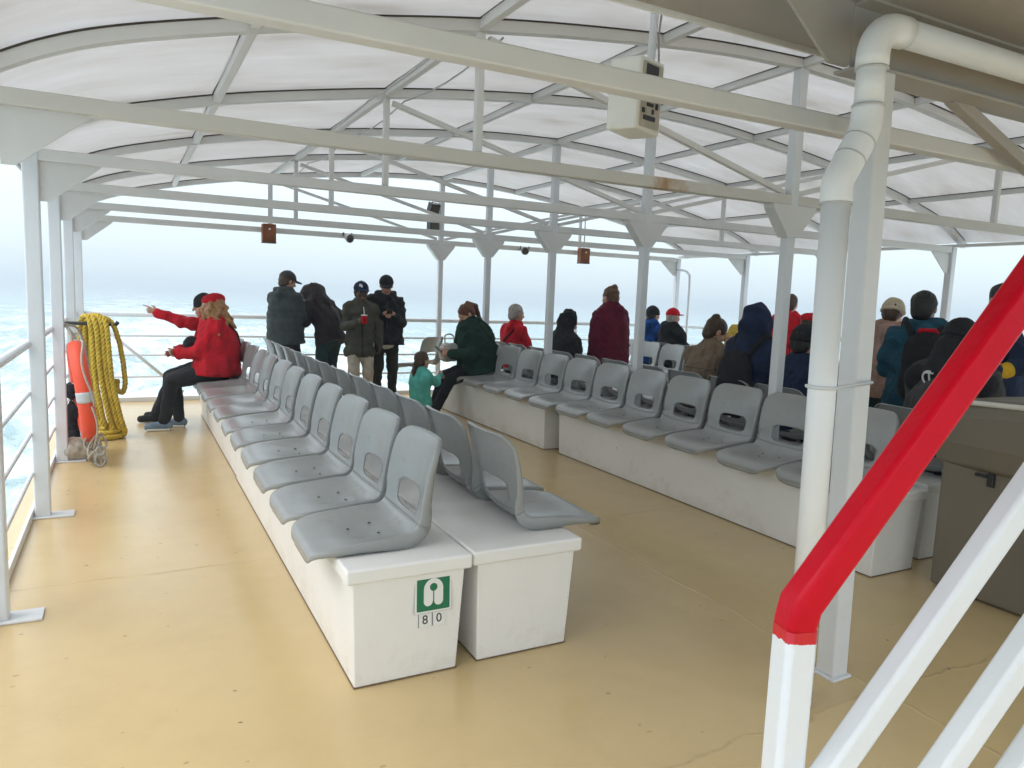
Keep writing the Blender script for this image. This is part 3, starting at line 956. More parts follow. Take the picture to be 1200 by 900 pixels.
# ------------------------------------------------------------------ signs on the near locker
def rounded_rect(w, h, r, n=6):
    pts = []
    for cx, cy, a0 in ((w / 2 - r, h / 2 - r, 0), (-w / 2 + r, h / 2 - r, 90), (-w / 2 + r, -h / 2 + r, 180), (w / 2 - r, -h / 2 + r, 270)):
        for k in range(n + 1):
            a = R(a0 + 90 * k / n)
            pts.append((cx + r * math.cos(a), cy + r * math.sin(a)))
    return pts
sg = thing('safety_sign', 'green square sign with a white life jacket on the near locker', 'sign', (1.037, 2.5595, 0.345))
sg.rotation_euler = (R(-2.5), 0, 0)
bm = bmesh.new(); prism(bm, rounded_rect(0.156, 0.166, 0.006), 0.003, XZ); obj('plate', bm, 'tape', sg)
bm = bmesh.new(); prism(bm, rounded_rect(0.151, 0.161, 0.005), 0.001, Matrix.Translation((0, -0.0012, 0)) @ XZ); obj('border', bm, 'sign_white', sg)
bm = bmesh.new(); prism(bm, rounded_rect(0.136, 0.146, 0.003), 0.001, Matrix.Translation((0, -0.0024, 0)) @ XZ); obj('green_field', bm, 'green_sign', sg)
# the life jacket: an arch with two rounded legs, hole for the neck, line down the front
arch = []
for a in np.linspace(0, 180, 20):
    arch.append((0.040 * math.cos(R(a)), 0.012 + 0.042 * math.sin(R(a))))
arch += [(-0.040, -0.035)] + [(-0.0215 + 0.0185 * math.cos(R(a)), -0.036 + 0.018 * math.sin(R(a))) for a in np.linspace(180, 360, 12)]
arch += [(0.0215 + 0.0185 * math.cos(R(a)), -0.036 + 0.018 * math.sin(R(a))) for a in np.linspace(180, 360, 12)] + [(0.040, -0.035)]
bm = bmesh.new(); prism(bm, arch, 0.001, Matrix.Translation((0, -0.0036, 0)) @ XZ); obj('life_jacket_symbol', bm, 'sign_white', sg)
hole = [(0.0155 * math.cos(R(a)), 0.020 + 0.0155 * math.sin(R(a))) for a in np.linspace(-50, 230, 24)] + [(-0.002, 0.004), (-0.0018, -0.052), (0.0018, -0.052), (0.002, 0.004)]
bm = bmesh.new(); prism(bm, hole, 0.001, Matrix.Translation((0, -0.0048, 0)) @ XZ); obj('neck_opening', bm, 'green_sign', sg)
for dx, ch, lab in ((-0.031, '8', 'number tile reading 8, directly below the green sign'), (0.027, '0', 'number tile reading 0, right of the 8 tile')):
    ns = thing('number_tile', lab, 'sign', (1.037 + dx, 2.5630, 0.232))
    ns.rotation_euler = (R(-2.5), R(random.uniform(-2, 2)), 0)
    bm = bmesh.new(); prism(bm, rounded_rect(0.053, 0.056, 0.003), 0.002, XZ); obj('tile', bm, 'sign_white', ns)
    bm = bmesh.new()
    for q in (((-0.0265, 0), (0.0022, 0.056)),):
        prism(bm, rounded_rect(0.0022, 0.054, 0.0005), 0.0006, Matrix.Translation((-0.0255, -0.0014, 0)) @ XZ)
    obj('tile_edge', bm, 'ink', ns)
    me = text_mesh(ch, 0.050, 0.0006)
    me.transform(Matrix.Translation((0.001, -0.0016, 0)) @ Matrix.Rotation(R(90), 4, 'X'))
    link('numeral', me, 'ink', ns)

# ------------------------------------------------------------------ upper deck, big column, drain pipe
ud = thing('upper_deck', 'underside of the upper deck in the top corner, beige', 'upper deck', (0, 0, 0))
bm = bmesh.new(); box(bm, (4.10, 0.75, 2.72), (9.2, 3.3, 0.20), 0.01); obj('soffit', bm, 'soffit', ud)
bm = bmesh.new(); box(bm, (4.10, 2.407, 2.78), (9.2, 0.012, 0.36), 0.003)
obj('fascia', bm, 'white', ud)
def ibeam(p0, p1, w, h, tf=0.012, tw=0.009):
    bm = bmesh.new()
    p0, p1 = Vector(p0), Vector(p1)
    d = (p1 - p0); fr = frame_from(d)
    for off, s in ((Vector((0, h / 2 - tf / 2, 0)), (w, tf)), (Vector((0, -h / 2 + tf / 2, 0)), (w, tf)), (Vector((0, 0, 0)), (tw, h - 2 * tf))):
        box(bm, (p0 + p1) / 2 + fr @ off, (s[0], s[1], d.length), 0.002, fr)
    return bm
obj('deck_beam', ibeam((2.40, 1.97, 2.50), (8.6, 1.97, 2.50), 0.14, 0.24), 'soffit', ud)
obj('deck_beam', ibeam((2.40, 0.2, 2.50), (8.6, 0.2, 2.50), 0.14, 0.24), 'soffit', ud)
bm = bmesh.new(); prism(bm, [(-0.40, 0.12), (0.12, 0.12), (0.0, -0.11), (-0.10, -0.11)], 0.012, Matrix.Translation((2.39, 1.975, 2.50)) @ XZ)
obj('bracket_plate', bm, 'soffit', ud)
bm = bmesh.new(); bar(bm, (2.02, 1.90, 2.615), (2.30, 1.90, 2.615), 0.16, 0.01, 0.002); obj('bracket_flange', bm, 'soffit', ud)
bm = bmesh.new(); bar(bm, (3.10, 2.02, 2.40), (3.95, 2.02, 2.10), 0.05, 0.05, 0.004); obj('brace', bm, 'soffit', ud)
cl = thing('deck_column', 'big white steel column behind the drain pipe, holding the upper deck', 'column', (2.550, 1.915, 0))
cl.rotation_euler = (0, -0.024, 0)
cb = bmesh.new(); box(cb, (0, 0, 1.19), (0.088, 0.088, 2.36), 0.010, seg=3)
obj('shaft', cb, 'white_rail', cl)
bm = bmesh.new(); box(bm, (0, 0, 0.006), (0.11, 0.11, 0.012), 0.003); obj('base_plate', bm, 'white_rail', cl)
pp = thing('drain_pipe', 'fat white plastic drain pipe with bends in front of the column', 'pipe', (0, 0, 0))
RP = 0.048
PIPE2 = [(2.188, 1.80, 1.86), (2.188, 1.80, 1.93), (2.220, 1.80, 1.99), (2.275, 1.795, 2.085), (2.297, 1.795, 2.14), (2.300, 1.795, 2.20)]
bm = bmesh.new(); tube(bm, [(2.226, 1.80, 0.02), (2.188, 1.80, 1.86)], RP, 28); obj('straight_pipe', bm, 'pvc', pp, True)
bm = bmesh.new(); tube(bm, catmull(PIPE2, 5), RP + 0.005, 28); obj('offset_bend', bm, 'pvc', pp, True)
bm = bmesh.new(); tube(bm, [(2.300, 1.795, 2.20), (2.300, 1.795, 2.36)], RP, 28); obj('straight_pipe', bm, 'pvc', pp, True)
EL = [(2.300, 1.795, 2.33)] + [(2.300 + 0.10 - 0.10 * math.cos(a), 1.795, 2.37 + 0.10 * math.sin(a)) for a in np.linspace(0, math.pi / 2, 9)] + [(2.45, 1.795, 2.472)]
bm = bmesh.new(); tube(bm, EL, RP + 0.006, 28); obj('elbow', bm, 'pvc', pp, True)
bm = bmesh.new(); tube(bm, [(2.45, 1.795, 2.472), (8.5, 1.795, 2.50)], RP, 28); obj('straight_pipe', bm, 'pvc', pp, True)
for c, d in (((2.188, 1.80, 1.86), (0, 0, 1)), ((2.236, 1.799, 2.017), (0.5, 0, 0.86)), ((2.272, 1.796, 2.08), (0.5, 0, 0.86)), ((2.3, 1.795, 2.20), (0, 0, 1)), ((2.3, 1.795, 2.325), (0, 0, 1))):
    c, d = Vector(c), Vector(d).normalized()
    bm = bmesh.new(); tube(bm, [c - d * 0.0035, c + d * 0.0035], RP + 0.0068, 28)
    obj('joint_ring', bm, 'pvc_joint', pp, True)
bm = bmesh.new()
cx_ = [(2.201 + (RP + 0.004) * math.cos(a), 1.80 + (RP + 0.004) * math.sin(a), 1.22) for a in np.linspace(R(50), R(320), 20)]
tube(bm, [(2.56, 1.866, 1.22)] + cx_[::-1][:14] , 0.007, 6)
obj('clamp_band', bm, 'white_rail', pp, True)

# ------------------------------------------------------------------ steep stair railing, right by the camera
st = thing('stair_railing', 'steep white stair railing with thick glossy red handrail, right up close', 'handrail', (0.81, 0.66, 0))
SD = Vector((0.37, -0.080, 0.511)).normalized()
def srail(bm, pts, w, r=0.22, n=5):
    """rounded-square tube along world points, one edge turned to the viewer"""
    prof = rounded_rect(w, w, w * r, n)
    P = [Vector(p) for p in pts]
    N = len(P); rings = []
    axis = Vector((0, 0, 1)).cross(SD).normalized()      # level, square to the stair
    axis = Matrix.Rotation(R(STURN), 3, SD) @ axis
    for i in range(N):
        if i == 0: tg, sc = P[1] - P[0], 1
        elif i == N - 1: tg, sc = P[-1] - P[-2], 1
        else:
            a, b = (P[i] - P[i - 1]).normalized(), (P[i + 1] - P[i]).normalized()
            tg, sc = a + b, 1 / max(0.3, math.cos(a.angle(b) / 2))
        tg.normalize()
        x = (axis - tg * axis.dot(tg)).normalized(); y = tg.cross(x)
        rings.append([bm.verts.new(P[i] + x * px + y * (py * sc)) for px, py in prof])
    for i in range(N - 1):
        for k in range(len(prof)):
            q = (k + 1) % len(prof)
            bm.faces.new((rings[i][k], rings[i][q], rings[i + 1][q], rings[i + 1][k]))
    bm.faces.new(rings[0][::-1]); bm.faces.new(rings[-1])
def wn(o):
    m_ = o.modifiers.new('wn', 'WEIGHTED_NORMAL'); m_.weight = 100; m_.keep_sharp = False
    return o
def newel_material():
    m, t, p = new_mat('newel_paint')
    tcn = t.nodes.new('ShaderNodeTexCoord')
    sp = t.nodes.new('ShaderNodeSeparateXYZ'); t.links.new(tcn.outputs['Object'], sp.inputs[0])
    n = noise_node(t, 55, 4, 0.6, stretch=(1, 1, 0.5))
    a = t.nodes.new('ShaderNodeMath'); a.operation = 'MULTIPLY_ADD'
    t.links.new(n.outputs['Fac'], a.inputs[0]); a.inputs[1].default_value = 0.016; t.links.new(sp.outputs['Z'], a.inputs[2])
    g = t.nodes.new('ShaderNodeMath'); g.operation = 'GREATER_THAN'; t.links.new(a.outputs[0], g.inputs[0]); g.inputs[1].default_value = 1.034 - 0.047 + 0.008
    n2 = noise_node(t, 9, 7, 0.65)
    r2 = ramp_node(t, n2.outputs['Fac'], [(0.70, (0.66, 0.68, 0.705, 1)), (0.80, (0.48, 0.46, 0.43, 1))])
    c = mixc(t, g.outputs[0], r2.outputs[0], (0.51, 0.0006, 0.013, 1))
    t.links.new(c, p.inputs['Base Color']); p.inputs['Roughness'].default_value = 0.32
    n3 = noise_node(t, 22, 3); bump(t, p, n3.outputs['Fac'], 0.4, 0.006)
    return m
M['newel'] = newel_material()
STURN = -4
NT = Vector((0.918, 0.759, 1.034))
st.location = (0, 0, 0)
bm = bmesh.new(); srail(bm, [NT + Vector((-0.002, 0, -0.040)), NT + Vector((-0.002, 0, -0.022)), NT + Vector((0.004, -0.002, 0.008)), NT + SD * 0.045, NT + SD * 1.6], 0.052); wn(obj('handrail', bm, 'red_paint', st, True))
bm = bmesh.new(); srail(bm, [Vector((NT.x - 0.002, NT.y, 0.0)), NT + Vector((-0.002, 0, -0.028))], 0.0530); wn(obj('newel_post', bm, 'newel', st, True))
for p0, back in ((Vector((0.964, 0.705, 0.787)), 0.10), (Vector((1.118, 0.625, 0.799)), 0.25), (Vector((1.223, 0.57, 0.799)), 0.30)):
    bm = bmesh.new(); srail(bm, [p0 - SD * back, p0 + SD * 1.5], 0.042); wn(obj('lower_rail', bm, 'white_rail', st, True))
bm = bmesh.new(); srail(bm, [Vector((0.86, 0.74, 0.42)), Vector((1.10, 0.36, 0.42)) + SD * 0.3], 0.046); wn(obj('lower_rail', bm, 'white_rail', st, True))

# ------------------------------------------------------------------ tan cabinet at the right
cab = thing('deck_cabinet', 'tan grey cabinet with flared rounded lid behind the red handrail', 'cabinet', (4.22, 1.72, 0))
bm = bmesh.new(); box(bm, (0.0, 0.0, 0.36), (0.60, 1.34, 0.70), 0.02, seg=3); obj('body', bm, 'tan_cab', cab)
bm = bmesh.new()
prof = [(-0.30, 0.715), (-0.345, 0.74), (-0.37, 0.85), (-0.37, 0.97), (-0.345, 1.03), (-0.28, 1.06), (0.28, 1.06), (0.34, 1.03), (0.36, 0.95), (0.345, 0.74), (0.30, 0.715)]
bm2 = bmesh.new()
NS = 14
rings = []
for j in range(NS + 1):
    y = -0.70 + 1.40 * j / NS
    k = 1 - 0.10 * abs(2 * j / NS - 1) ** 4
    zk = 0.05 * (1 - abs(2 * j / NS - 1) ** 2.2)
    rings.append([bm2.verts.new((x * k, y, z + (zk if z > 0.9 else 0) - 0.03)) for x, z in prof])
for j in range(NS):
    for i in range(len(prof)):
        q = (i + 1) % len(prof)
        bm2.faces.new((rings[j][i], rings[j][q], rings[j + 1][q], rings[j + 1][i]))
bm2.faces.new(rings[0]); bm2.faces.new(rings[-1][::-1])
lid = obj('lid', bm2, 'tan_cab', cab, False)
bv = lid.modifiers.new('b', 'BEVEL'); bv.width = 0.012; bv.segments = 2; bv.limit_method = 'ANGLE'
bm = bmesh.new(); tube(bm, [(-0.335, -0.66, 1.035), (-0.345, 0.0, 1.062), (-0.335, 0.66, 1.035)], 0.014, 8); obj('lid_rim', bm, 'heater', cab, True)
for yy in (0.12, 0.40):
    bm = bmesh.new(); box(bm, (-0.309, yy, 0.655), (0.018, 0.035, 0.07), 0.004); box(bm, (-0.312, yy + 0.05, 0.672), (0.014, 0.06, 0.018), 0.003); obj('latch', bm, 'black', cab)
for yy in (-0.05, 0.05, 0.15):
    bm = bmesh.new(); box(bm, (-0.305, yy, 0.33), (0.024, 0.035, 0.58), 0.006); obj('rib', bm, 'tan_cab', cab)

# ------------------------------------------------------------------ things hung under the canopy
hs = thing('loudspeaker', 'white boxy loudspeaker hung under the roof, connectors on its back', 'loudspeaker', (2.04, 2.80, 2.40))
hs.scale = (0.86, 0.86, 0.86)
hs.rotation_euler = (R(3), R(-2), R(21))
bm = bmesh.new()
prism(bm, [(-0.115, -0.17), (0.115, -0.19), (0.115, 0.18), (-0.115, 0.18)], 0.19, XZ)
bmesh.ops.bevel(bm, geom=bm.edges[:], offset=0.016, segments=3, profile=0.5, affect='EDGES')
obj('casing', bm, 'heater', hs)
YP = -0.0965
bm = bmesh.new(); prism(bm, rounded_rect(0.185, 0.315, 0.010), 0.006, Matrix.Translation((0, YP, 0)) @ XZ); obj('back_panel', bm, 'heater_dark', hs)
bm = bmesh.new(); prism(bm, rounded_rect(0.115, 0.085, 0.004), 0.006, Matrix.Translation((-0.01, YP - 0.003, 0.105)) @ XZ); obj('amplifier_recess', bm, 'black', hs)
for dx, dz, w, h in ((-0.01, -0.045, 0.06, 0.016), (-0.01, -0.110, 0.11, 0.022), (0.055, -0.045, 0.022, 0.03), (-0.07, -0.078, 0.024, 0.024), (0.02, -0.075, 0.016, 0.024)):
    bm = bmesh.new(); prism(bm, rounded_rect(w, h, 0.003), 0.010, Matrix.Translation((dx, YP - 0.003, dz)) @ XZ); obj('connector', bm, 'black', hs)
bm = bmesh.new(); tube(bm, [(0.17, 0.03, 0.04), (0.17, 0.03, 0.62)], 0.022, 12); obj('hanger_pole', bm, 'white_rail', hs, True)
bm = bmesh.new(); tube(bm, [(0.196, 0.01, 0.02), (0.205, 0.0, 0.2), (0.196, 0.01, 0.35), (0.20, 0.0, 0.6)], 0.006, 6); obj('cable', bm, 'steel', hs, True)
bm = bmesh.new(); box(bm, (0.155, 0.03, 0.07), (0.05, 0.05, 0.06), 0.004); box(bm, (0.155, 0.03, -0.06), (0.05, 0.05, 0.02), 0.004); obj('hanger_bracket', bm, 'steel', hs)

def hanging_box(x, label):
    t = thing('speaker_box', label, 'speaker', (x, yk(5) - 0.08, 2.18), 0, 'brown speaker boxes hung from the sternmost beam')
    bm = bmesh.new(); box(bm, (0, 0, 0.0), (0.17, 0.12, 0.235), 0.010); obj('casing', bm, 'rust_box', t)
    bm = bmesh.new(); box(bm, (0, -0.063, 0.0), (0.13, 0.008, 0.19), 0.006); obj('grille', bm, 'rust_box', t)
    bm = bmesh.new(); box(bm, (0, 0, -0.122), (0.175, 0.125, 0.012), 0.003); obj('trim', bm, 'metal_dark', t)
    bm = bmesh.new(); bmesh.ops.create_uvsphere(bm, u_segments=10, v_segments=6, radius=0.014, matrix=Matrix.Translation((0.0, -0.07, 0.05))); obj('knob', bm, 'sign_white', t, True)
    bm = bmesh.new(); tube(bm, [(0, 0, 0.115), (0, 0, 0.62)], 0.011, 8); obj('hanger_rod', bm, 'white_rail', t, True)
hanging_box(1.66, 'rust brown speaker box hanging above the man in grey')
hanging_box(6.52, 'rust brown speaker box hanging above the maroon coat')
def spotlight(x, label, s):
    t = thing('spotlight', label, 'lamp', (x, yk(5) - 0.075, 2.205), R(20 * s), 'small spotlights on the sternmost beam')
    bm = bmesh.new(); tube(bm, [(0, 0.0, 0), (0, -0.03, -0.005), (0, -0.08, -0.02), (0, -0.10, -0.024)], [0.025, 0.045, 0.062, 0.060], 16); obj('lamp_head', bm, 'steel', t, True)
    bm = bmesh.new(); tube(bm, [(0, -0.101, -0.0245), (0, -0.104, -0.025)], [0.052, 0.05], 16); obj('lens', bm, 'metal_dark', t, True)
    for q in (-1, 1):
        bm = bmesh.new(); box(bm, (q * 0.065, -0.03, 0.03), (0.012, 0.03, 0.05), 0.003); obj('bracket', bm, 'black', t)
    bm = bmesh.new(); tube(bm, [(0, 0.01, 0.0), (s * 0.45, 0.03, 0.03)], 0.013, 8); obj('arm', bm, 'rust_box' if s > 0 else 'steel', t, True)
spotlight(2.676, 'round spotlight right of the left brown box, with a rusty arm', 1)
spotlight(5.44, 'silver spotlight left of the right brown box', -1)
def floodlight(z, tilt, label):
    t = thing('floodlight', label, 'lamp', (XC - 0.135, yk(5) - 0.02, z), 0, 'black lamps on the sternmost middle column')
    t.rotation_euler = (R(tilt), 0, R(10))
    bm = bmesh.new(); box(bm, (0, 0, 0), (0.15, 0.12, 0.16), 0.012); obj('housing', bm, 'black', t)
    bm = bmesh.new(); box(bm, (0, -0.063, 0.0), (0.12, 0.006, 0.12), 0.002); obj('lens', bm, 'metal_dark', t)
    bm = bmesh.new(); box(bm, (0.088, 0.02, 0.0), (0.03, 0.03, 0.04), 0.003); obj('bracket', bm, 'black', t)
    bm = bmesh.new(); tube(bm, [(-0.06, -0.02, 0.08), (-0.05, -0.02, 0.115), (0.05, -0.02, 0.115), (0.06, -0.02, 0.08)], 0.007, 6); obj('handle', bm, 'black', t, True)
floodlight(2.70, 25, 'upper black lamp on the sternmost middle column')
floodlight(2.45, 0, 'lower black lamp on the sternmost middle column')

# ------------------------------------------------------------------ lifebuoy, ropes, bag on the left
lb = thing('lifebuoy', 'orange lifebuoy with grey bands hung edge-on on the left rail', 'lifebuoy', (-0.335, 6.92, 0.585))
lb.rotation_euler = (0, R(-6.5), R(6))
bm = bmesh.new()
RB, rb = 0.345, 0.060
pts = [(0, RB * math.cos(a), RB * math.sin(a) * 1.06) for a in np.linspace(0, 2 * math.pi, 49)[:-1]]
tube(bm, pts, rb, 16, closed=True)
obj('ring', bm, 'orange', lb, True)
for a0 in (0, 90, 180, 270):
    bm = bmesh.new()
    tube(bm, [(0, RB * math.cos(R(a0 + d)), RB * math.sin(R(a0 + d)) * 1.06) for d in np.linspace(-6, 6, 5)], rb + 0.003, 16)
    obj('reflective_band', bm, 'tape', lb, True)
bm = bmesh.new()
for q in range(4):
    a0 = 90 * q
    pts = []
    for d in np.linspace(0, 90, 14):
        a = R(a0 + d + 10)
        bulge = 0.03 + 0.07 * math.sin(math.pi * d / 90)
        pts.append((0.03 + 0.02 * math.sin(d), (RB + rb + bulge - 0.03) * math.cos(a), (RB + rb + bulge - 0.03) * math.sin(a) * 1.06))
    tube(bm, pts, 0.008, 6)
obj('grab_line', bm, 'rope_grey', lb, True)
lr = thing('rope_tail', 'frayed grey rope with a steel shackle dangling under the lifebuoy', 'rope', (-0.25, 6.75, 0))
bm = bmesh.new()
rng = random.Random(5)
for q in range(7):
    x0, y0 = rng.uniform(-.05, .05), rng.uniform(-.08, .08)
    tube(bm, catmull([(x0, y0, 0.26), (x0 + rng.uniform(-.05, .05), y0 + rng.uniform(-.05, .05), 0.16), (rng.uniform(-.06, .06), rng.uniform(-.1, .1), 0.08), (rng.uniform(-.03, .08), rng.uniform(-.1, .1), 0.012)], 5), 0.009, 6)
obj('strands', bm, 'rope_grey', lr, True)
bm = bmesh.new(); tube(bm, [(0.04 + 0.035 * math.cos(a), -0.1, 0.06 + 0.05 * math.sin(a)) for a in np.linspace(0, 2 * math.pi, 17)[:-1]], 0.008, 6, closed=True)
tube(bm, [(0.045 + 0.03 * math.cos(a), -0.12, 0.14 + 0.035 * math.sin(a)) for a in np.linspace(0, 2 * math.pi, 17)[:-1]], 0.008, 6, closed=True)
obj('shackle', bm, 'steel', lr, True)
bm = bmesh.new()
tube(bm, catmull([(XL + 0.0, 6.98, 1.13), (-0.44, 6.96, 1.12), (-0.40, 6.9, 1.05), (-0.39, 6.88, 0.98), (-0.36, 6.97, 0.97), (-0.39, 7.02, 1.04), (-0.45, 7.04, 1.12)], 6), 0.011, 7)
tube(bm, catmull([(-0.46, 7.06, 1.125), (-0.36, 7.2, 1.07), (-0.30, 7.2, 0.8), (-0.29, 7.12, 0.5), (-0.25, 7.05, 0.22)], 8), 0.010, 7)
o = obj('hanging_line', bm, 'rope_grey', None, True); tag(o, 'grey line tying the lifebuoy to the top rail', 'rope')

def twisted(bm, pts, r, twist=55.0):
    """laid rope: three strands round a common centre"""
    P = [Vector(p) for p in pts]
    L = [0]
    for a, b in zip(P[:-1], P[1:]): L.append(L[-1] + (b - a).length)
    n = max(6, int(L[-1] / 0.014))
    Q = [Vector([float(np.interp(L[-1] * i / n, L, [p[c] for p in P])) for c in range(3)]) for i in range(n + 1)]
    strands = [[], [], []]
    nr = None
    for i in range(n + 1):
        tg = (Q[min(i + 1, n)] - Q[max(i - 1, 0)]).normalized()
        if nr is None:
            nr = tg.orthogonal().normalized()
        nr = (nr - tg * nr.dot(tg)).normalized()
        bn = tg.cross(nr)
        for s in range(3):
            a = twist * L[-1] * i / n + s * 2.0944
            strands[s].append(Q[i] + (nr * math.cos(a) + bn * math.sin(a)) * r * 0.5)
    for s in strands:
        tube(bm, s, r * 0.58, 5)
yr = thing('rope_coil', 'thick yellow rope hanging in long loops over the left rail corner', 'rope', (-0.24, 7.95, 0))
bm = bmesh.new()
for q, (dx, dy, zb, w) in enumerate(((-0.10, 0.0, 0.10, 0.03), (-0.055, -0.03, 0.06, 0.04), (-0.01, -0.03, 0.05, 0.05), (0.03, -0.05, 0.04, 0.05), (0.0, 0.06, 0.06, 0.05), (-0.05, 0.06, 0.08, 0.05))):
    j = rng.uniform(-.015, .015)
    twisted(bm, catmull([(dx - 0.06, dy + 0.14, zb + 0.10), (dx - 0.06, dy + 0.12, 0.55), (dx - 0.05, dy + 0.07, 1.04), (dx, dy, 1.155 + j), (dx + 0.045, dy - 0.08, 1.06), (dx + 0.06 + w * .3, dy - 0.10, 0.6), (dx + 0.09 + w, dy - 0.10, 0.22), (dx + 0.12 + w, dy - 0.06, zb), (dx + 0.03, dy + 0.04, zb - 0.01), (dx - 0.05, dy + 0.14, zb + 0.12)], 8), 0.024)
obj('loops', bm, 'rope_yellow', yr, True)
bm = bmesh.new()
twisted(bm, catmull([(0.0, 0.0, 1.15), (0.10, -0.04, 1.12), (0.16, -0.05, 0.98), (0.20, -0.05, 0.75), (0.215, -0.05, 0.52), (0.19, -0.05, 0.43), (0.15, -0.04, 0.47), (0.15, -0.04, 0.56)], 8), 0.024)
obj('free_loop', bm, 'rope_yellow', yr, True)
bm = bmesh.new()
for q in range(2):
    twisted(bm, [(0.06 + (0.13 - 0.03 * q) * math.cos(a), -0.02 + (0.17 - 0.03 * q) * math.sin(a), 0.028 + 0.04 * q) for a in np.linspace(0, 6.2, 26)], 0.024)
obj('floor_coil', bm, 'rope_yellow', yr, True)
hk = thing('rope_hook', 'black hook on the rail holding the yellow rope', 'hook', (-0.2, 7.9, 1.09))
bm = bmesh.new(); tube(bm, catmull([(-0.33, 0.02, 0.0), (-0.12, 0, 0.0), (0.02, 0, 0.0), (0.10, 0, -0.01), (0.13, 0, 0.02)], 5), 0.017, 8); obj('arm', bm, 'black', hk, True)
bm = bmesh.new()
rope2 = thing('rope_coil', 'yellow rope coiled on the right rail, behind the navy hood', 'rope', (XR - 0.06, 8.60, 0))
for q in range(6):
    dy = -0.13 + 0.05 * q
    twisted(bm, catmull([(-0.10, dy + 0.05, 0.5), (-0.08, dy, 0.95), (0.0, dy - 0.02, 1.155), (0.07, dy - 0.02, 1.09), (0.11, dy + 0.04, 0.55)], 6), 0.026)
obj('loops', bm, 'rope_yellow', rope2, True)

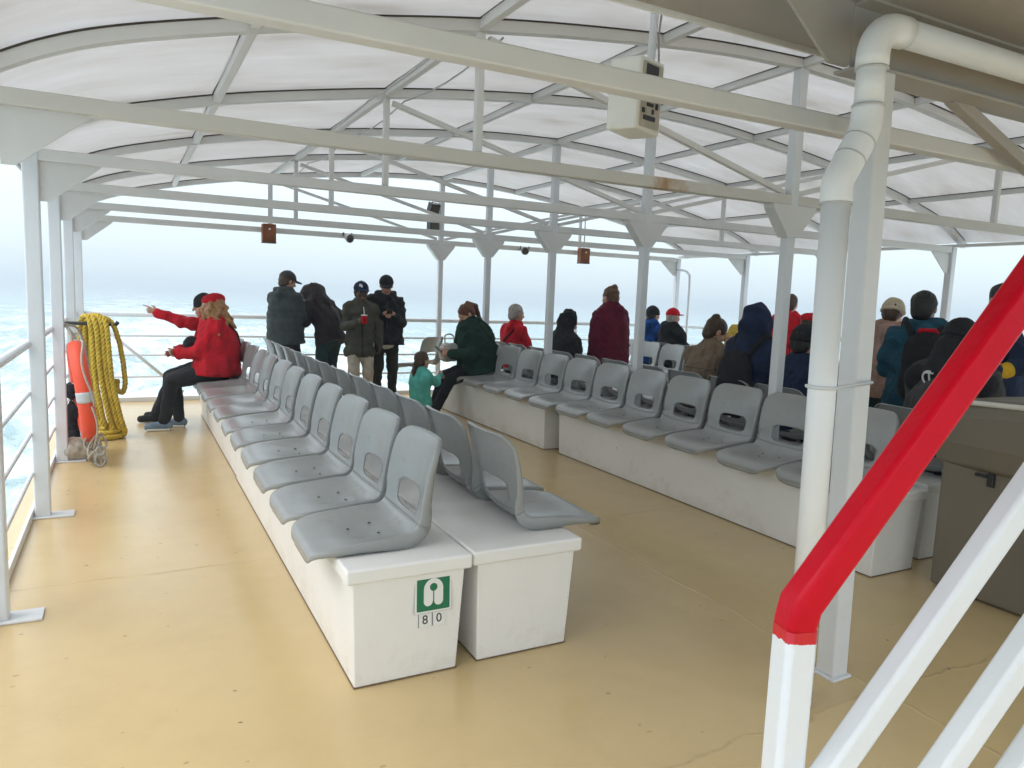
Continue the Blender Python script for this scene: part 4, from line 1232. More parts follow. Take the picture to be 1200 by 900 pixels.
# ------------------------------------------------------------------ implicit-surface modeller for people and clothes
class Sdf:
    def __init__(s, lo, hi, h):
        s.h = h
        s.lo = np.array(lo, float)
        s.n = np.ceil((np.array(hi, float) - s.lo) / h).astype(int) + 1
        s.D = np.full(s.n, 0.5, np.float32)
    def _blk(s, lo, hi):
        a = np.maximum(0, np.floor((np.array(lo) - s.lo) / s.h).astype(int))
        b = np.minimum(s.n, np.ceil((np.array(hi) - s.lo) / s.h).astype(int) + 1)
        if np.any(b <= a): return None, None
        ax = [s.lo[i] + s.h * np.arange(a[i], b[i]) for i in range(3)]
        P = np.stack(np.meshgrid(*ax, indexing='ij'), -1)
        return tuple(slice(a[i], b[i]) for i in range(3)), P
    def _put(s, sl, d, k, op):
        D = s.D[sl]
        if op == 'sub':
            d = -d
            if k > 0:
                hh = np.clip(0.5 - 0.5 * (D - d) / k, 0, 1)
                s.D[sl] = D + (d - D) * hh + k * hh * (1 - hh)
            else: s.D[sl] = np.maximum(D, d)
        else:
            if k > 0:
                hh = np.clip(0.5 + 0.5 * (D - d) / k, 0, 1)
                s.D[sl] = D + (d - D) * hh - k * hh * (1 - hh)
            else: s.D[sl] = np.minimum(D, d)
    def cap(s, a, b, ra, rb, k=0.03, flat=None, op='add'):
        a, b = np.array(a, float), np.array(b, float)
        m = max(ra, rb) + k + 3 * s.h
        sl, P = s._blk(np.minimum(a, b) - m, np.maximum(a, b) + m)
        if sl is None: return
        if flat is not None:
            n, f = np.array(flat[0], float), flat[1]
            n = n / np.linalg.norm(n)
            w = lambda q: q + (1 / f - 1) * ((q - a) @ n)[..., None] * n
            P = w(P); b = b + (1 / f - 1) * ((b - a) @ n) * n
        ab = b - a
        t = np.clip(((P - a) @ ab) / max(1e-9, ab @ ab), 0, 1)
        d = np.linalg.norm(P - a - t[..., None] * ab, axis=-1) - (ra + t * (rb - ra))
        if flat is not None: d = d * (0.5 + 0.5 * flat[1])
        s._put(sl, d, k, op)
    def ell(s, c, r, rot=None, k=0.02, op='add', cut=None):
        c, r = np.array(c, float), np.array(r, float)
        m = r.max() + k + 3 * s.h
        sl, P = s._blk(c - m, c + m)
        if sl is None: return
        q = P - c
        if rot is not None: q = q @ rot
        k0 = np.linalg.norm(q / r, axis=-1)
        k1 = np.linalg.norm(q / (r * r), axis=-1)
        d = np.where(k1 > 1e-6, k0 * (k0 - 1) / np.maximum(k1, 1e-6), -r.min())
        if cut is not None:
            cn, co = cut
            d = np.maximum(d, q @ np.array(cn, float) - co)
        s._put(sl, d, k, op)
    def wrinkle(s, amp, seed=0, f=1.0):
        rg = np.random.RandomState(seed)
        sl, P = s._blk(s.lo, s.lo + (s.n - 1) * s.h)
        m = np.abs(s.D) < 0.06
        Q = P[m]
        w = np.zeros(len(Q))
        ph = 0
        for i in range(5):
            v = rg.normal(size=3) * np.array([1, 1, 0.8]) * (22 + 16 * i) * f
            v2 = rg.normal(size=3) * 9
            w += np.sin(Q @ v + 2.2 * np.sin(Q @ v2 + rg.uniform(0, 6)) + rg.uniform(0, 6)) / (1 + 0.5 * i)
        s.D[m] += amp * w * 0.5
    def puff(s, amp, pitch):
        sl, P = s._blk(s.lo, s.lo + (s.n - 1) * s.h)
        s.D += (amp * (1 - np.abs(np.sin(P[..., 2] * math.pi / pitch)) ** 0.6)).astype(np.float32)
    def plane_cut(s, c, n, rad):
        n = np.array(n, float) / np.linalg.norm(n)
        sl, P = s._blk(s.lo, s.lo + (s.n - 1) * s.h)
        q = P - np.array(c, float)
        s.D = np.maximum(s.D, (q @ n).astype(np.float32))
    def mesh(s):
        V = s.D
        neg = V < 0
        nx, ny, nz = np.array(V.shape) - 1
        cs = np.zeros((nx, ny, nz), np.int8)
        offs = [(i, j, k) for i in (0, 1) for j in (0, 1) for k in (0, 1)]
        for (i, j, k) in offs: cs += neg[i:i + nx, j:j + ny, k:k + nz]
        act = np.argwhere((cs > 0) & (cs < 8))
        if len(act) == 0: return np.zeros((0, 3)), np.zeros((0, 4), int)
        idx = -np.ones((nx, ny, nz), np.int64)
        idx[tuple(act.T)] = np.arange(len(act))
        cv = np.stack([V[act[:, 0] + o[0], act[:, 1] + o[1], act[:, 2] + o[2]] for o in offs], 1)
        acc = np.zeros((len(act), 3)); cnt = np.zeros(len(act))
        for p in range(8):
            for q in range(p + 1, 8):
                if sum(abs(offs[p][c] - offs[q][c]) for c in range(3)) != 1: continue
                x = (cv[:, p] < 0) != (cv[:, q] < 0)
                t = cv[:, p] / np.where(x, cv[:, p] - cv[:, q], 1)
                pt = np.array(offs[p]) + t[:, None] * (np.array(offs[q]) - np.array(offs[p]))
                acc[x] += pt[x]; cnt[x] += 1
        verts = s.lo + s.h * (act + acc / cnt[:, None])
        faces = []
        for ax in range(3):
            u, v = (ax + 1) % 3, (ax + 2) % 3
            sl0 = [slice(None)] * 3; sl1 = [slice(None)] * 3
            sl0[ax] = slice(0, -1); sl1[ax] = slice(1, None)
            e = np.argwhere(neg[tuple(sl0)] != neg[tuple(sl1)])
            ok = (e[:, u] > 0) & (e[:, v] > 0) & (e[:, u] < V.shape[u] - 1) & (e[:, v] < V.shape[v] - 1)
            e = e[ok]
            def cell(du, dv):
                c = e.copy(); c[:, u] += du; c[:, v] += dv
                return idx[tuple(c.T)]
            q = np.stack([cell(-1, -1), cell(0, -1), cell(0, 0), cell(-1, 0)], 1)
            fl = ~neg[tuple(e.T)]
            q[fl] = q[fl][:, ::-1]
            faces.append(q)
        F = np.concatenate(faces)
        return verts, F[(F >= 0).all(1)]
def sdf_obj(name, s, mat, parent=None):
    v, f = s.mesh()
    me = bpy.data.meshes.new(name)
    me.from_pydata(v.tolist(), [], f.tolist())
    o = link(name, me, mat, parent, True)
    return o, v, f

def rot_head(yaw, pitch, roll=0):
    return np.array((Matrix.Rotation(R(-yaw), 3, 'Z') @ Matrix.Rotation(R(-pitch), 3, 'X') @ Matrix.Rotation(R(roll), 3, 'Y')))
def ik(a, b, l1, l2, pole):
    a, b, pole = np.array(a, float), np.array(b, float), np.array(pole, float)
    d = b - a; L = np.linalg.norm(d); mx = (l1 + l2) * 0.995
    if L > mx: b = a + d / L * mx; d = b - a; L = mx
    u = d / L
    x = (l1 * l1 - l2 * l2 + L * L) / (2 * L)
    hgt = math.sqrt(max(0, l1 * l1 - x * x))
    p = pole - (pole @ u) * u; p /= max(1e-6, np.linalg.norm(p))
    return a + u * x + p * hgt, b

def person(label, x, y, heading, pose='stand', S=1.0, lean=0, head=(0, 0), hands=None, feet=None, knee_pole=(0, 1, 0.1), pelvis_z=None, skin='skin', jacket='c_black', trousers='c_black', shoes='c_black', hair=None, hair_mat='h_brown', hat=None, hat_mat='c_black', hood=None, hem=0.10, puff=None, bulk=1.0, curl=(1, 1), seed=0, pole=(None, None), point=None, shirt_mat=None, neckdrop=0.0, shoulder_w=1.0, extra=None):
    fwd = np.array([0, 1.0, 0]); rgt = np.array([1.0, 0, 0]); up = np.array([0, 0, 1.0])
    if pelvis_z is None: pelvis_z = 0.93 * S if pose == 'stand' else 0.615
    P = np.array([0, 0, pelvis_z])
    sp = np.array([0, math.sin(R(lean)), math.cos(R(lean))])
    sf = np.array([0, math.cos(R(lean)), -math.sin(R(lean))])
    N = P + 0.50 * S * sp
    mid = P + 0.25 * S * sp - 0.015 * sf
    hl = lean * 0.6 + head[1] * 0.45 + neckdrop
    hdir = np.array([0, math.sin(R(hl)), math.cos(R(hl))])
    Hs = 0.94 + 0.06 * S if S > 0.8 else 0.80
    HC = N + 0.165 * (S if S > 0.8 else 0.72) * hdir + 0.02 * sf
    HR = rot_head(head[0], lean * 0.4 + head[1])
    hp = lambda q: HC + Hs * (HR @ np.array(q, float))
    SW = 0.178 * S * shoulder_w
    sh = {1: N + SW * rgt - 0.055 * S * sp, -1: N - SW * rgt - 0.055 * S * sp}
    hip = {1: P + 0.09 * S * rgt, -1: P - 0.09 * S * rgt}
    if hands is None:
        hands = ((0.26 * S, 0.05, pelvis_z - 0.10 * S), (-0.26 * S, 0.05, pelvis_z - 0.10 * S)) if pose == 'stand' else ((0.10 * S, 0.33, pelvis_z + 0.10), (-0.10 * S, 0.33, pelvis_z + 0.10))
    if feet is None:
        feet = ((0.11 * S, 0.02, 0.075), (-0.11 * S, -0.02, 0.075)) if pose == 'stand' else ((0.12 * S, 0.42, 0.075), (-0.12 * S, 0.40, 0.075))
    arm, leg = {}, {}
    for s, hnd, pl_ in ((1, hands[0], pole[0]), (-1, hands[1], pole[1])):
        pl_ = pl_ or (0.6 * s, -0.5, -0.9)
        el, wr = ik(sh[s], hnd, 0.285 * S, 0.255 * S, pl_)
        arm[s] = (el, wr)
    for s, ft in ((1, feet[0]), (-1, feet[1])):
        kn, an = ik(hip[s], ft, 0.44 * S, 0.43 * S, knee_pole)
        leg[s] = (kn, an)
    allp = [P, N, hp((0, 0, 0.17)), hp((0, 0.2, 0))] + [q for d in (arm, leg) for v in d.values() for q in v]
    lo = np.min(allp, 0) - 0.30; hi = np.max(allp, 0) + 0.30
    lo[2] = max(lo[2], -0.02)
    # ---- body: one continuous skin surface with head, hands and feet
    b = Sdf(lo, hi, 0.0085)
    b.cap(P, mid, 0.115 * S, 0.105 * S, 0.04, (sf, 0.72)); b.cap(mid, N - 0.10 * S * sp, 0.105 * S, 0.12 * S, 0.04, (sf, 0.70))
    b.cap(sh[1], sh[-1], 0.052 * S, 0.052 * S, 0.05)
    b.cap(N - 0.05 * S * sp, hp((0, -0.02, -0.05)), 0.056 * S, 0.052 * Hs, 0.03)
    for s in (1, -1):
        el, wr = arm[s]
        b.cap(sh[s], el, 0.048 * S, 0.038 * S, 0.02); b.cap(el, wr, 0.037 * S, 0.025 * S, 0.015)
        kn, an = leg[s]
        b.cap(hip[s], kn, 0.080 * S, 0.052 * S, 0.03); b.cap(kn, an, 0.052 * S, 0.034 * S, 0.02)
        fd = np.array([0.15 * s, 1, 0]); fd /= np.linalg.norm(fd)
        if pose == 'kneel': fd = np.array([0, -1.0, 0])
        b.cap(an - 0.03 * fd - [0, 0, 0.02], an + 0.15 * S * fd - np.array([0, 0, 0.035]), 0.034 * S, 0.026 * S, 0.02)
        # hand
        f = wr - el; f /= np.linalg.norm(f)
        side = np.array([-s * 1.0, 0.15, 0.0]); 
        pn = side - (side @ f) * f; pn /= np.linalg.norm(pn)          # palm faces inwards
        ac = np.cross(f, pn) * s                                      # across the palm towards the thumb
        if ac @ (fwd + 0.6 * up) < 0: ac = -ac
        hsz = 0.95 * (S if S > 0.8 else 0.75)
        pc = wr + f * 0.045 * hsz
        b.cap(wr, wr + f * 0.075 * hsz, 0.026 * hsz, 0.036 * hsz, 0.012, (pn, 0.42))
        cu = curl[0] if s == 1 else curl[1]
        for q in range(4):
            base = wr + f * (0.085 - 0.006 * abs(q - 1.2)) * hsz + ac * (0.030 - 0.020 * q) * hsz
            ln = (0.040, 0.045, 0.042, 0.033)[q] * hsz
            c_ = cu
            if point == s: c_ = 0.06 if q == 0 else 1.7
            ang = 0.0; pt = base
            for ph, (lk, da) in enumerate(((1.0, 0.45), (0.68, 0.75), (0.55, 0.5))):
                ang += da * c_
                nx = pt + (f * math.cos(ang) + pn * math.sin(ang)) * ln * lk
                r0 = (0.0098 - 0.0008 * ph) * hsz
                b.cap(pt, nx, r0, r0 - 0.0008, 0.003)
                pt = nx
        tb = wr + f * 0.025 * hsz + ac * 0.026 * hsz
        t1 = tb + (f * 0.6 + ac * 0.65 + pn * 0.35) * 0.042 * hsz
        t2 = t1 + (f * 0.85 + ac * 0.1 + pn * 0.45) * 0.036 * hsz
        b.cap(tb, t1, 0.014 * hsz, 0.012 * hsz, 0.006); b.cap(t1, t2, 0.0115 * hsz, 0.009 * hsz, 0.003)
    # head
    e = lambda c, r, k=0.02, op='add': b.ell(hp(c), np.array(r) * Hs, HR, k * Hs, op)
    e((0, -0.012, 0.03), (0.077, 0.096, 0.090)); e((0, 0.026, -0.045), (0.058, 0.064, 0.078), 0.03)
    e((0, 0.062, -0.098), (0.026, 0.024, 0.020), 0.02)
    b.cap(hp((-0.034, 0.078, 0.026)), hp((0.034, 0.078, 0.026)), 0.012, 0.012, 0.015)
    for s in (1, -1):
        e((s * 0.032, 0.100, 0.006), (0.016, 0.016, 0.011), 0.010, 'sub')
        e((s * 0.032, 0.077, 0.006), (0.013, 0.013, 0.012), 0.004)
        e((s * 0.079, -0.005, -0.005), (0.010, 0.021, 0.031), 0.006)
        e((s * 0.042, 0.060, -0.035), (0.022, 0.022, 0.022), 0.02)
    b.cap(hp((0, 0.090, 0.012)), hp((0, 0.110, -0.026)), 0.008, 0.014, 0.010)
    e((0, 0.086, -0.058), (0.024, 0.012, 0.006), 0.004); e((0, 0.084, -0.070), (0.021, 0.011, 0.006), 0.004)
    body, bv, bf = sdf_obj('person', b, skin)
    body.data.materials.append(M['eye']); body.data.materials.append(M['lips'])
    fc = bv[bf].mean(1)
    mi = np.zeros(len(bf), np.int32)
    for s in (1, -1): mi[np.linalg.norm(fc - hp((s * 0.032, 0.090, 0.006)), axis=1) < 0.0115 * Hs] = 1
    q = (fc - hp((0, 0.094, -0.064))) @ HR
    mi[((q / (np.array([0.024, 0.02, 0.011]) * Hs)) ** 2).sum(1) < 1] = 2
    body.data.polygons.foreach_set('material_index', mi)
    body.location = (x, y, 0); body.rotation_euler = (0, 0, -R(heading))
    tag(body, label, 'person')
    # ---- trousers
    h2 = 0.0125
    t = Sdf(lo, hi, h2)
    t.cap(P + 0.05 * sp, P - 0.03 * up, 0.15 * S * bulk ** .5, 0.15 * S, 0.05, (sf, 0.82))
    for s in (1, -1):
        kn, an = leg[s]
        t.cap(hip[s], kn, 0.100 * S, 0.072 * S, 0.05); t.cap(kn, an + [0, 0, 0.015], 0.070 * S, 0.056 * S, 0.03)
    t.wrinkle(0.006, seed + 1)
    sdf_obj('trousers', t, trousers, body)
    # ---- shoes
    t = Sdf((lo[0], lo[1], -0.02), (hi[0], hi[1], (max(leg[1][1][2], leg[-1][1][2]) + 0.12)), 0.0095)
    for s in (1, -1):
        an = leg[s][1]
        fd = np.array([0.15 * s, 1, 0]); fd /= np.linalg.norm(fd)
        if pose == 'kneel': fd = np.array([0, -1.0, -0.1])
        t.cap(an - 0.035 * fd - [0, 0, 0.022], an + 0.15 * S * fd - np.array([0, 0, 0.033]), 0.046 * S, 0.038 * S, 0.02)
        t.cap(an + [0, 0, 0.02], an - [0, 0, 0.02], 0.044 * S, 0.044 * S, 0.02)
    sdf_obj('shoes', t, shoes, body)
    # ---- jacket or top
    t = Sdf(lo, hi, h2)
    B = bulk
    low = P - hem * S * sp * (1 if pose != 'sit' else 0.35)
    ext = 0.06 if pose != 'sit' else 0.0
    for s in (1, -1):
        t.cap(low - ext * sp + s * 0.055 * S * rgt, mid + s * 0.02 * rgt, 0.160 * S * B, 0.145 * S * B, 0.05, (sf, 0.92))
    t.cap(low, mid, 0.165 * S * B, 0.160 * S * B, 0.06, (sf, 0.84)); t.cap(mid, N - 0.13 * S * sp, 0.158 * S * B, 0.165 * S * B, 0.06, (sf, 0.74))
    BS = 1 + 0.3 * (B - 1); BA = 1 + 0.55 * (B - 1)
    t.cap(sh[1] - 0.022 * sp, N - 0.03 * sp, 0.070 * S * BS, 0.088 * S, 0.06); t.cap(sh[-1] - 0.022 * sp, N - 0.03 * sp, 0.070 * S * BS, 0.088 * S, 0.06)
    t.cap(N - 0.06 * S * sp, N + 0.02 * S * hdir, 0.095 * S, 0.072 * S, 0.05)
    for s in (1, -1):
        el, wr = arm[s]
        t.cap(sh[s], el, 0.073 * S * BA, 0.062 * S * BA, 0.022); t.cap(el, wr - (wr - el) / np.linalg.norm(wr - el) * 0.012, 0.060 * S * BA, 0.043 * S * BA, 0.015)
    if hood == 'down':
        t.cap(N - 0.065 * sf + [-0.085 * S, 0.02, 0.03], N - 0.065 * sf + [0.085 * S, 0.02, 0.03], 0.066 * S, 0.066 * S, 0.03)
        t.cap(N - 0.12 * sf - 0.02 * sp, N - 0.13 * sf - 0.14 * sp, 0.082 * S, 0.05 * S, 0.02)
    if hood == 'up':
        t.ell(hp((0, -0.022, 0.012)), np.array((0.112, 0.128, 0.140)) * Hs, HR, 0.03)
        t.cap(hp((0, -0.04, -0.06)), N - 0.03 * S * sp - 0.02 * sf, 0.105 * Hs, 0.125 * S, 0.05)
        t.ell(hp((0, 0.15, -0.015)), np.array((0.082, 0.12, 0.115)) * Hs, HR, 0.02, 'sub')
    if puff: t.puff(puff[0], puff[1])
    t.wrinkle(0.020 if not puff else 0.006, seed + 2, 0.55)
    t.wrinkle(0.004, seed + 40, 1.6)
    hm = 1 if pose != 'sit' else 0.5
    t.plane_cut(low - 0.03 * hm * sp, -sp + 0.06 * sf, 0.36 * S)
    for s in (1, -1):       # sleeves that hang past the hem stay whole
        el, wr = arm[s]
        t.cap(el, wr - (wr - el) / np.linalg.norm(wr - el) * 0.012, 0.060 * S * BA, 0.043 * S * BA, 0.005)
    jk, _, _ = sdf_obj('jacket', t, jacket, body)
    if shirt_mat:
        t = Sdf(lo, hi, h2)
        t.cap(mid - 0.1 * sp + 0.062 * sf, N - 0.07 * S * sp + 0.042 * sf, 0.085 * S, 0.07 * S, 0.02, (sf, 0.9))
        sdf_obj('shirt', t, shirt_mat, body)
    # ---- hair
    hb = (hp((0, 0, 0)) - 0.24, hp((0, 0, 0)) + 0.24)
    if hair:
        blo, bhi = np.array(hb[0]), np.array(hb[1])
        if hair in ('long', 'pony', 'braid'): blo = blo - [0.1, 0.15, 0.32]
        t = Sdf(blo, bhi, 0.0085)
        t.ell(hp((0, -0.020, 0.040)), np.array((0.088, 0.104, 0.094)) * Hs, HR, 0.02)
        t.ell(hp((0, -0.055, -0.03)), np.array((0.076, 0.060, 0.072)) * Hs, HR, 0.03)
        t.ell(hp((0, 0.135, -0.03)), np.array((0.085, 0.085, 0.105)) * Hs, HR, 0.012, 'sub')
        if hat:
            t.ell(hp((0, 0.02, 0.115)), np.array((0.16, 0.17, 0.088)) * Hs, HR, 0.01, 'sub')
        rg = np.random.RandomState(seed)
        if hair == 'short':
            t.wrinkle(0.006, seed, 2.2)
        if hair == 'bun':
            t.ell(hp((0.01, -0.065, 0.115)), (0.040, 0.040, 0.040), HR, 0.012); t.wrinkle(0.005, seed, 2.0)
        if hair == 'pony':
            t.cap(hp((0, -0.09, 0.10)), hp((0, -0.15, 0.02)), 0.035, 0.042, 0.02); t.cap(hp((0, -0.15, 0.02)), hp((0.01, -0.15, -0.20)), 0.042, 0.018, 0.02); t.wrinkle(0.006, seed, 2.0)
        if hair == 'braid':
            t.cap(hp((0, -0.10, -0.02)), hp((-0.02, -0.14, -0.14)), 0.032, 0.028, 0.02); t.cap(hp((-0.02, -0.14, -0.14)), hp((-0.02, -0.13, -0.28)), 0.028, 0.012, 0.01); t.wrinkle(0.005, seed, 2.2)
        if hair == 'long':
            for q in range(46):
                a = rg.uniform(-2.6, 2.6)
                p0 = np.array([0.085 * math.sin(a), -0.085 * math.cos(a) - 0.005, rg.uniform(-0.02, 0.05)])
                if p0[1] > 0.045: p0[1] = 0.045
                q0 = hp(p0)
                for st_ in range(4):
                    q1 = q0 + np.array([rg.normal() * 0.026 + 0.012 * math.sin(a), -0.014 + rg.normal() * 0.024, -0.068])
                    t.cap(q0, q1, 0.026 - 0.003 * st_, 0.023 - 0.003 * st_, 0.008); q0 = q1
            t.wrinkle(0.008, seed, 2.4)
        sdf_obj('hair', t, hair_mat, body)
    if hat:
        t = Sdf(hb[0], hb[1], 0.0075)
        if hat == 'cap':
            t.ell(hp((0, -0.014, 0.036)), np.array((0.095, 0.112, 0.100)) * Hs, HR, 0.0, cut=((0, 0, -1), 0.012))
            t.ell(hp((0, 0.112, 0.032)), np.array((0.074, 0.080, 0.011)) * Hs, HR, 0.012)
            t.ell(hp((0, -0.014, 0.136)), (0.010, 0.010, 0.007), HR, 0.004)
        elif hat == 'beanie':
            t.ell(hp((0, -0.018, 0.030)), np.array((0.097, 0.112, 0.112)) * Hs, HR, 0.0, cut=((0, 0, -1), 0.02))
            t.ell(hp((0, -0.018, 0.012)), np.array((0.103, 0.118, 0.030)) * Hs, HR, 0.012); t.wrinkle(0.003, seed, 1.5)
        elif hat == 'beret':
            t.ell(hp((0, -0.018, 0.055)), np.array((0.100, 0.116, 0.070)) * Hs, HR, 0.0, cut=((0, 0, -1), -0.0))
            t.ell(hp((0, -0.018, 0.045)), np.array((0.104, 0.118, 0.022)) * Hs, HR, 0.01); t.wrinkle(0.004, seed)
        sdf_obj('cap' if hat == 'cap' else 'hat', t, hat_mat, body)
    info = dict(body=body, HC=HC, HR=HR, Hs=Hs, hp=hp, arm=arm, N=N, P=P, sp=sp, sf=sf, sh=sh, jacket=jk, mid=mid)
    return info

def to_world(info, q):
    b = info['body']
    return Matrix.Translation(b.location) @ Matrix.Rotation(b.rotation_euler.z, 4, 'Z') @ Vector(q)
def extra_part(info, name, prims, mat, h=0.009, wr=0):
    pts = np.array([p for pr_ in prims for p in pr_[:2]])
    mx = max(max(pr_[2], pr_[3]) for pr_ in prims) + 0.05
    t = Sdf(pts.min(0) - mx, pts.max(0) + mx, h)
    for a, b_, ra, rb_ in prims: t.cap(a, b_, ra, rb_, 0.02)
    if wr: t.wrinkle(wr, 3)
    return sdf_obj(name, t, mat, info['body'])[0]

# standing by the stern rail
pa = person('person in dark grey jacket and cap standing at the stern, back turned', 1.80, 9.68, 48, S=0.985, head=(25, 18), hands=((0.02, 0.27, 1.20), (0.10, 0.24, 1.12)), jacket='c_grey', trousers='c_black', hair='short', hat='cap', hat_mat='c_char', hood='down', puff=(0.012, 0.085), bulk=1.36, seed=1)
pb = person('person in dark hooded jacket hunched over the stern rail, head bowed', 2.36, 9.66, -25, S=0.97, lean=30, head=(-30, 64), hands=((0.22, 0.32, 1.0), (-0.20, 0.32, 1.0)), jacket='c_plum', trousers='c_jeans', hood='up', bulk=1.05, seed=2, hair='short', hair_mat='h_black')
pcx = person('person in navy cap and open olive jacket holding a red cup', 2.64, 9.22, 186, S=0.925, head=(-6, 8), hands=((0.10, 0.29, 1.10), (-0.24, 0.06, 0.80)), jacket='c_olive', trousers='c_beige', skin='skin_dark', hat='cap', hat_mat='c_navy', hair='short', hair_mat='h_black', shirt_mat='c_shirt', hem=0.20, seed=3)
pd_ = person('person in black hoodie and black cap looking at a phone by the stern', 3.03, 9.42, 190, S=0.985, head=(6, 22), hands=((0.045, 0.27, 1.19), (-0.05, 0.27, 1.18)), jacket='c_black', trousers='c_darkolive', hat='cap', hat_mat='c_black', hair='short', hood='down', bulk=1.25, seed=4)
ph_ = person('person in long maroon coat with hair in a bun standing past the seats', 5.12, 7.27, -12, S=0.955, head=(0, 4), jacket='c_maroon', trousers='c_black', hair='bun', hair_mat='h_light', hood='down', hem=0.26, bulk=1.5, seed=5)
pm_ = person('person in red shirt standing by the right rail behind a column', 8.0, 7.17, 70, S=0.965, jacket='c_red', trousers='c_jeans', hair='short', seed=6)
pp_ = person('person in cream cap and pale pink jacket standing right of the big column', 6.0, 4.24, 62, S=0.925, head=(10, 20), hands=((0.12, 0.3, 1.0), (-0.1, 0.3, 1.0)), jacket='c_pink', trousers='c_jeans', hair='short', hat='beanie', hat_mat='c_cream', hood='down', bulk=1.08, seed=7)
pq_ = person('person with glasses in teal jacket with a black backpack, standing', 5.2, 3.42, 48, S=0.955, head=(22, 12), hands=((0.12, 0.3, 1.0), (-0.1, 0.3, 1.0)), jacket='c_teal', trousers='c_black', hair='short', hair_mat='h_black', hood='down', bulk=1.12, seed=8)
ps_ = person('person in dark jacket with green collar and yellow cuff behind the red handrail', 5.62, 3.09, -30, S=1.0, head=(60, 4), hands=((0.25, 0.1, 0.9), (-0.44, 0.03, 1.10)), jacket='c_navy', trousers='c_black', hair='short', hair_mat='h_black', bulk=1.1, seed=9)
# sitting
pe_ = person('person in dark green jacket with ponytail sitting at the end of the aisle row', 3.86, 8.22, 272, 'sit', S=1.0, lean=14, head=(-8, 26), hands=((0.07, 0.42, 0.80), (-0.10, 0.42, 0.78)), feet=((0.12, 0.55, 0.075), (-0.08, 0.60, 0.075)), jacket='c_darkgreen', trousers='c_black', hair='pony', hair_mat='h_auburn', bulk=1.65, seed=10)
pg_ = person('small child in turquoise jacket with a brown braid kneeling in the aisle', 2.92, 7.75, 74, 'kneel', S=0.62, head=(0, -4), pelvis_z=0.31, hands=((0.02, 0.26, 0.56), (-0.07, 0.27, 0.52)), feet=((0.07, -0.20, 0.06), (-0.07, -0.20, 0.06)), jacket='c_turq', trousers='c_jeans', hair='braid', hair_mat='h_brown', bulk=1.1, seed=11)
pf_ = person('person in bright red jacket with short grey hair sitting past the aisle row', 4.54, 8.62, 80, 'sit', S=0.97, head=(10, 6), jacket='c_red', trousers='c_black', hair='short', hair_mat='h_grey', bulk=1.08, seed=12)
pg2 = person('person in plain black hoodie, hood up, sitting left of the maroon coat', 4.54, 7.41, 88, 'sit', S=0.90, lean=6, head=(0, 14), jacket='c_black', trousers='c_black', hood='up', seed=13, bulk=1.45)
pi_ = person('person in blue jacket and black beanie sitting in the far right block', 7.15, 9.05, 86, 'sit', S=1.02, jacket='c_blue', trousers='c_black', hair='short', hair_mat='h_black', hat='beanie', hat_mat='c_black', hood='down', seed=14)
pj_ = person('person in bright red peaked cap and black jacket sitting in the far block', 7.15, 8.58, 86, 'sit', S=1.0, jacket='c_black', trousers='c_black', hat='cap', hat_mat='c_red', hair='short', hair_mat='h_grey', hood='down', bulk=1.1, seed=15)
pk_ = person('person in taupe jacket with bun resting chin on a hand', 4.57, 5.02, 80, 'sit', S=0.97, lean=10, head=(30, 22), hands=((0.12, 0.30, 1.13), (-0.10, 0.36, 0.78)), jacket='c_taupe', trousers='c_jeans', hair='bun', hair_mat='h_brown', bulk=1.1, seed=16)
pl_ = person('person in navy jacket with hood up and a backpack, sitting', 4.57, 4.44, 86, 'sit', S=1.05, head=(0, 10), pelvis_z=0.66, jacket='c_navy', trousers='c_black', hood='up', bulk=1.25, seed=17)
pn_ = person('person in red beret-like cap sitting in the far block beside the pipe', 7.22, 6.17, 86, 'sit', S=1.05, jacket='c_red', trousers='c_black', hat='beret', hat_mat='c_red', hair='short', seed=18)
po_ = person('person in navy jacket and black beanie sitting just left of the big pipe', 4.55, 3.93, 86, 'sit', S=0.93, head=(0, 8), jacket='c_navy', trousers='c_black', hair='short', hair_mat='h_black', hat='beanie', hat_mat='c_black', bulk=1.05, seed=19)
pr_ = person('person in charcoal jacket and black hood with white emblem, sitting nearest', 4.57, 2.81, 84, 'sit', S=1.04, lean=8, pelvis_z=0.65, head=(10, 14), jacket='c_char', trousers='c_black', hood=None, hat='beanie', hat_mat='c_black', bulk=1.25, seed=20)
pw1 = person('person in red jacket and red hat with long curly hair, hands clasped', 0.83, 8.18, 279, 'sit', S=1.0, lean=1, head=(-14, 8), hands=((0.015, 0.36, 0.80), (-0.035, 0.36, 0.785)), feet=((0.09, 0.38, 0.075), (-0.10, 0.50, 0.075)), jacket='c_red', trousers='c_black', shoes='c_shoe', hair='long', hair_mat='h_blond', hat='beret', hat_mat='c_red', bulk=1.45, seed=21)
pw2 = person('person in red jacket and black hat pointing out to sea from the bench', 0.82, 8.74, 272, 'sit', S=0.97, lean=4, head=(-10, 10), hands=((0.12, 0.36, 0.74), (-0.10, 0.62, 1.20)), feet=((0.12, 0.50, 0.075), (-0.08, 0.56, 0.075)), jacket='c_red', trousers='c_black', shoes='c_black', hair='short', hair_mat='h_black', hat='beanie', hat_mat='c_black', point=-1, bulk=1.05, seed=22)

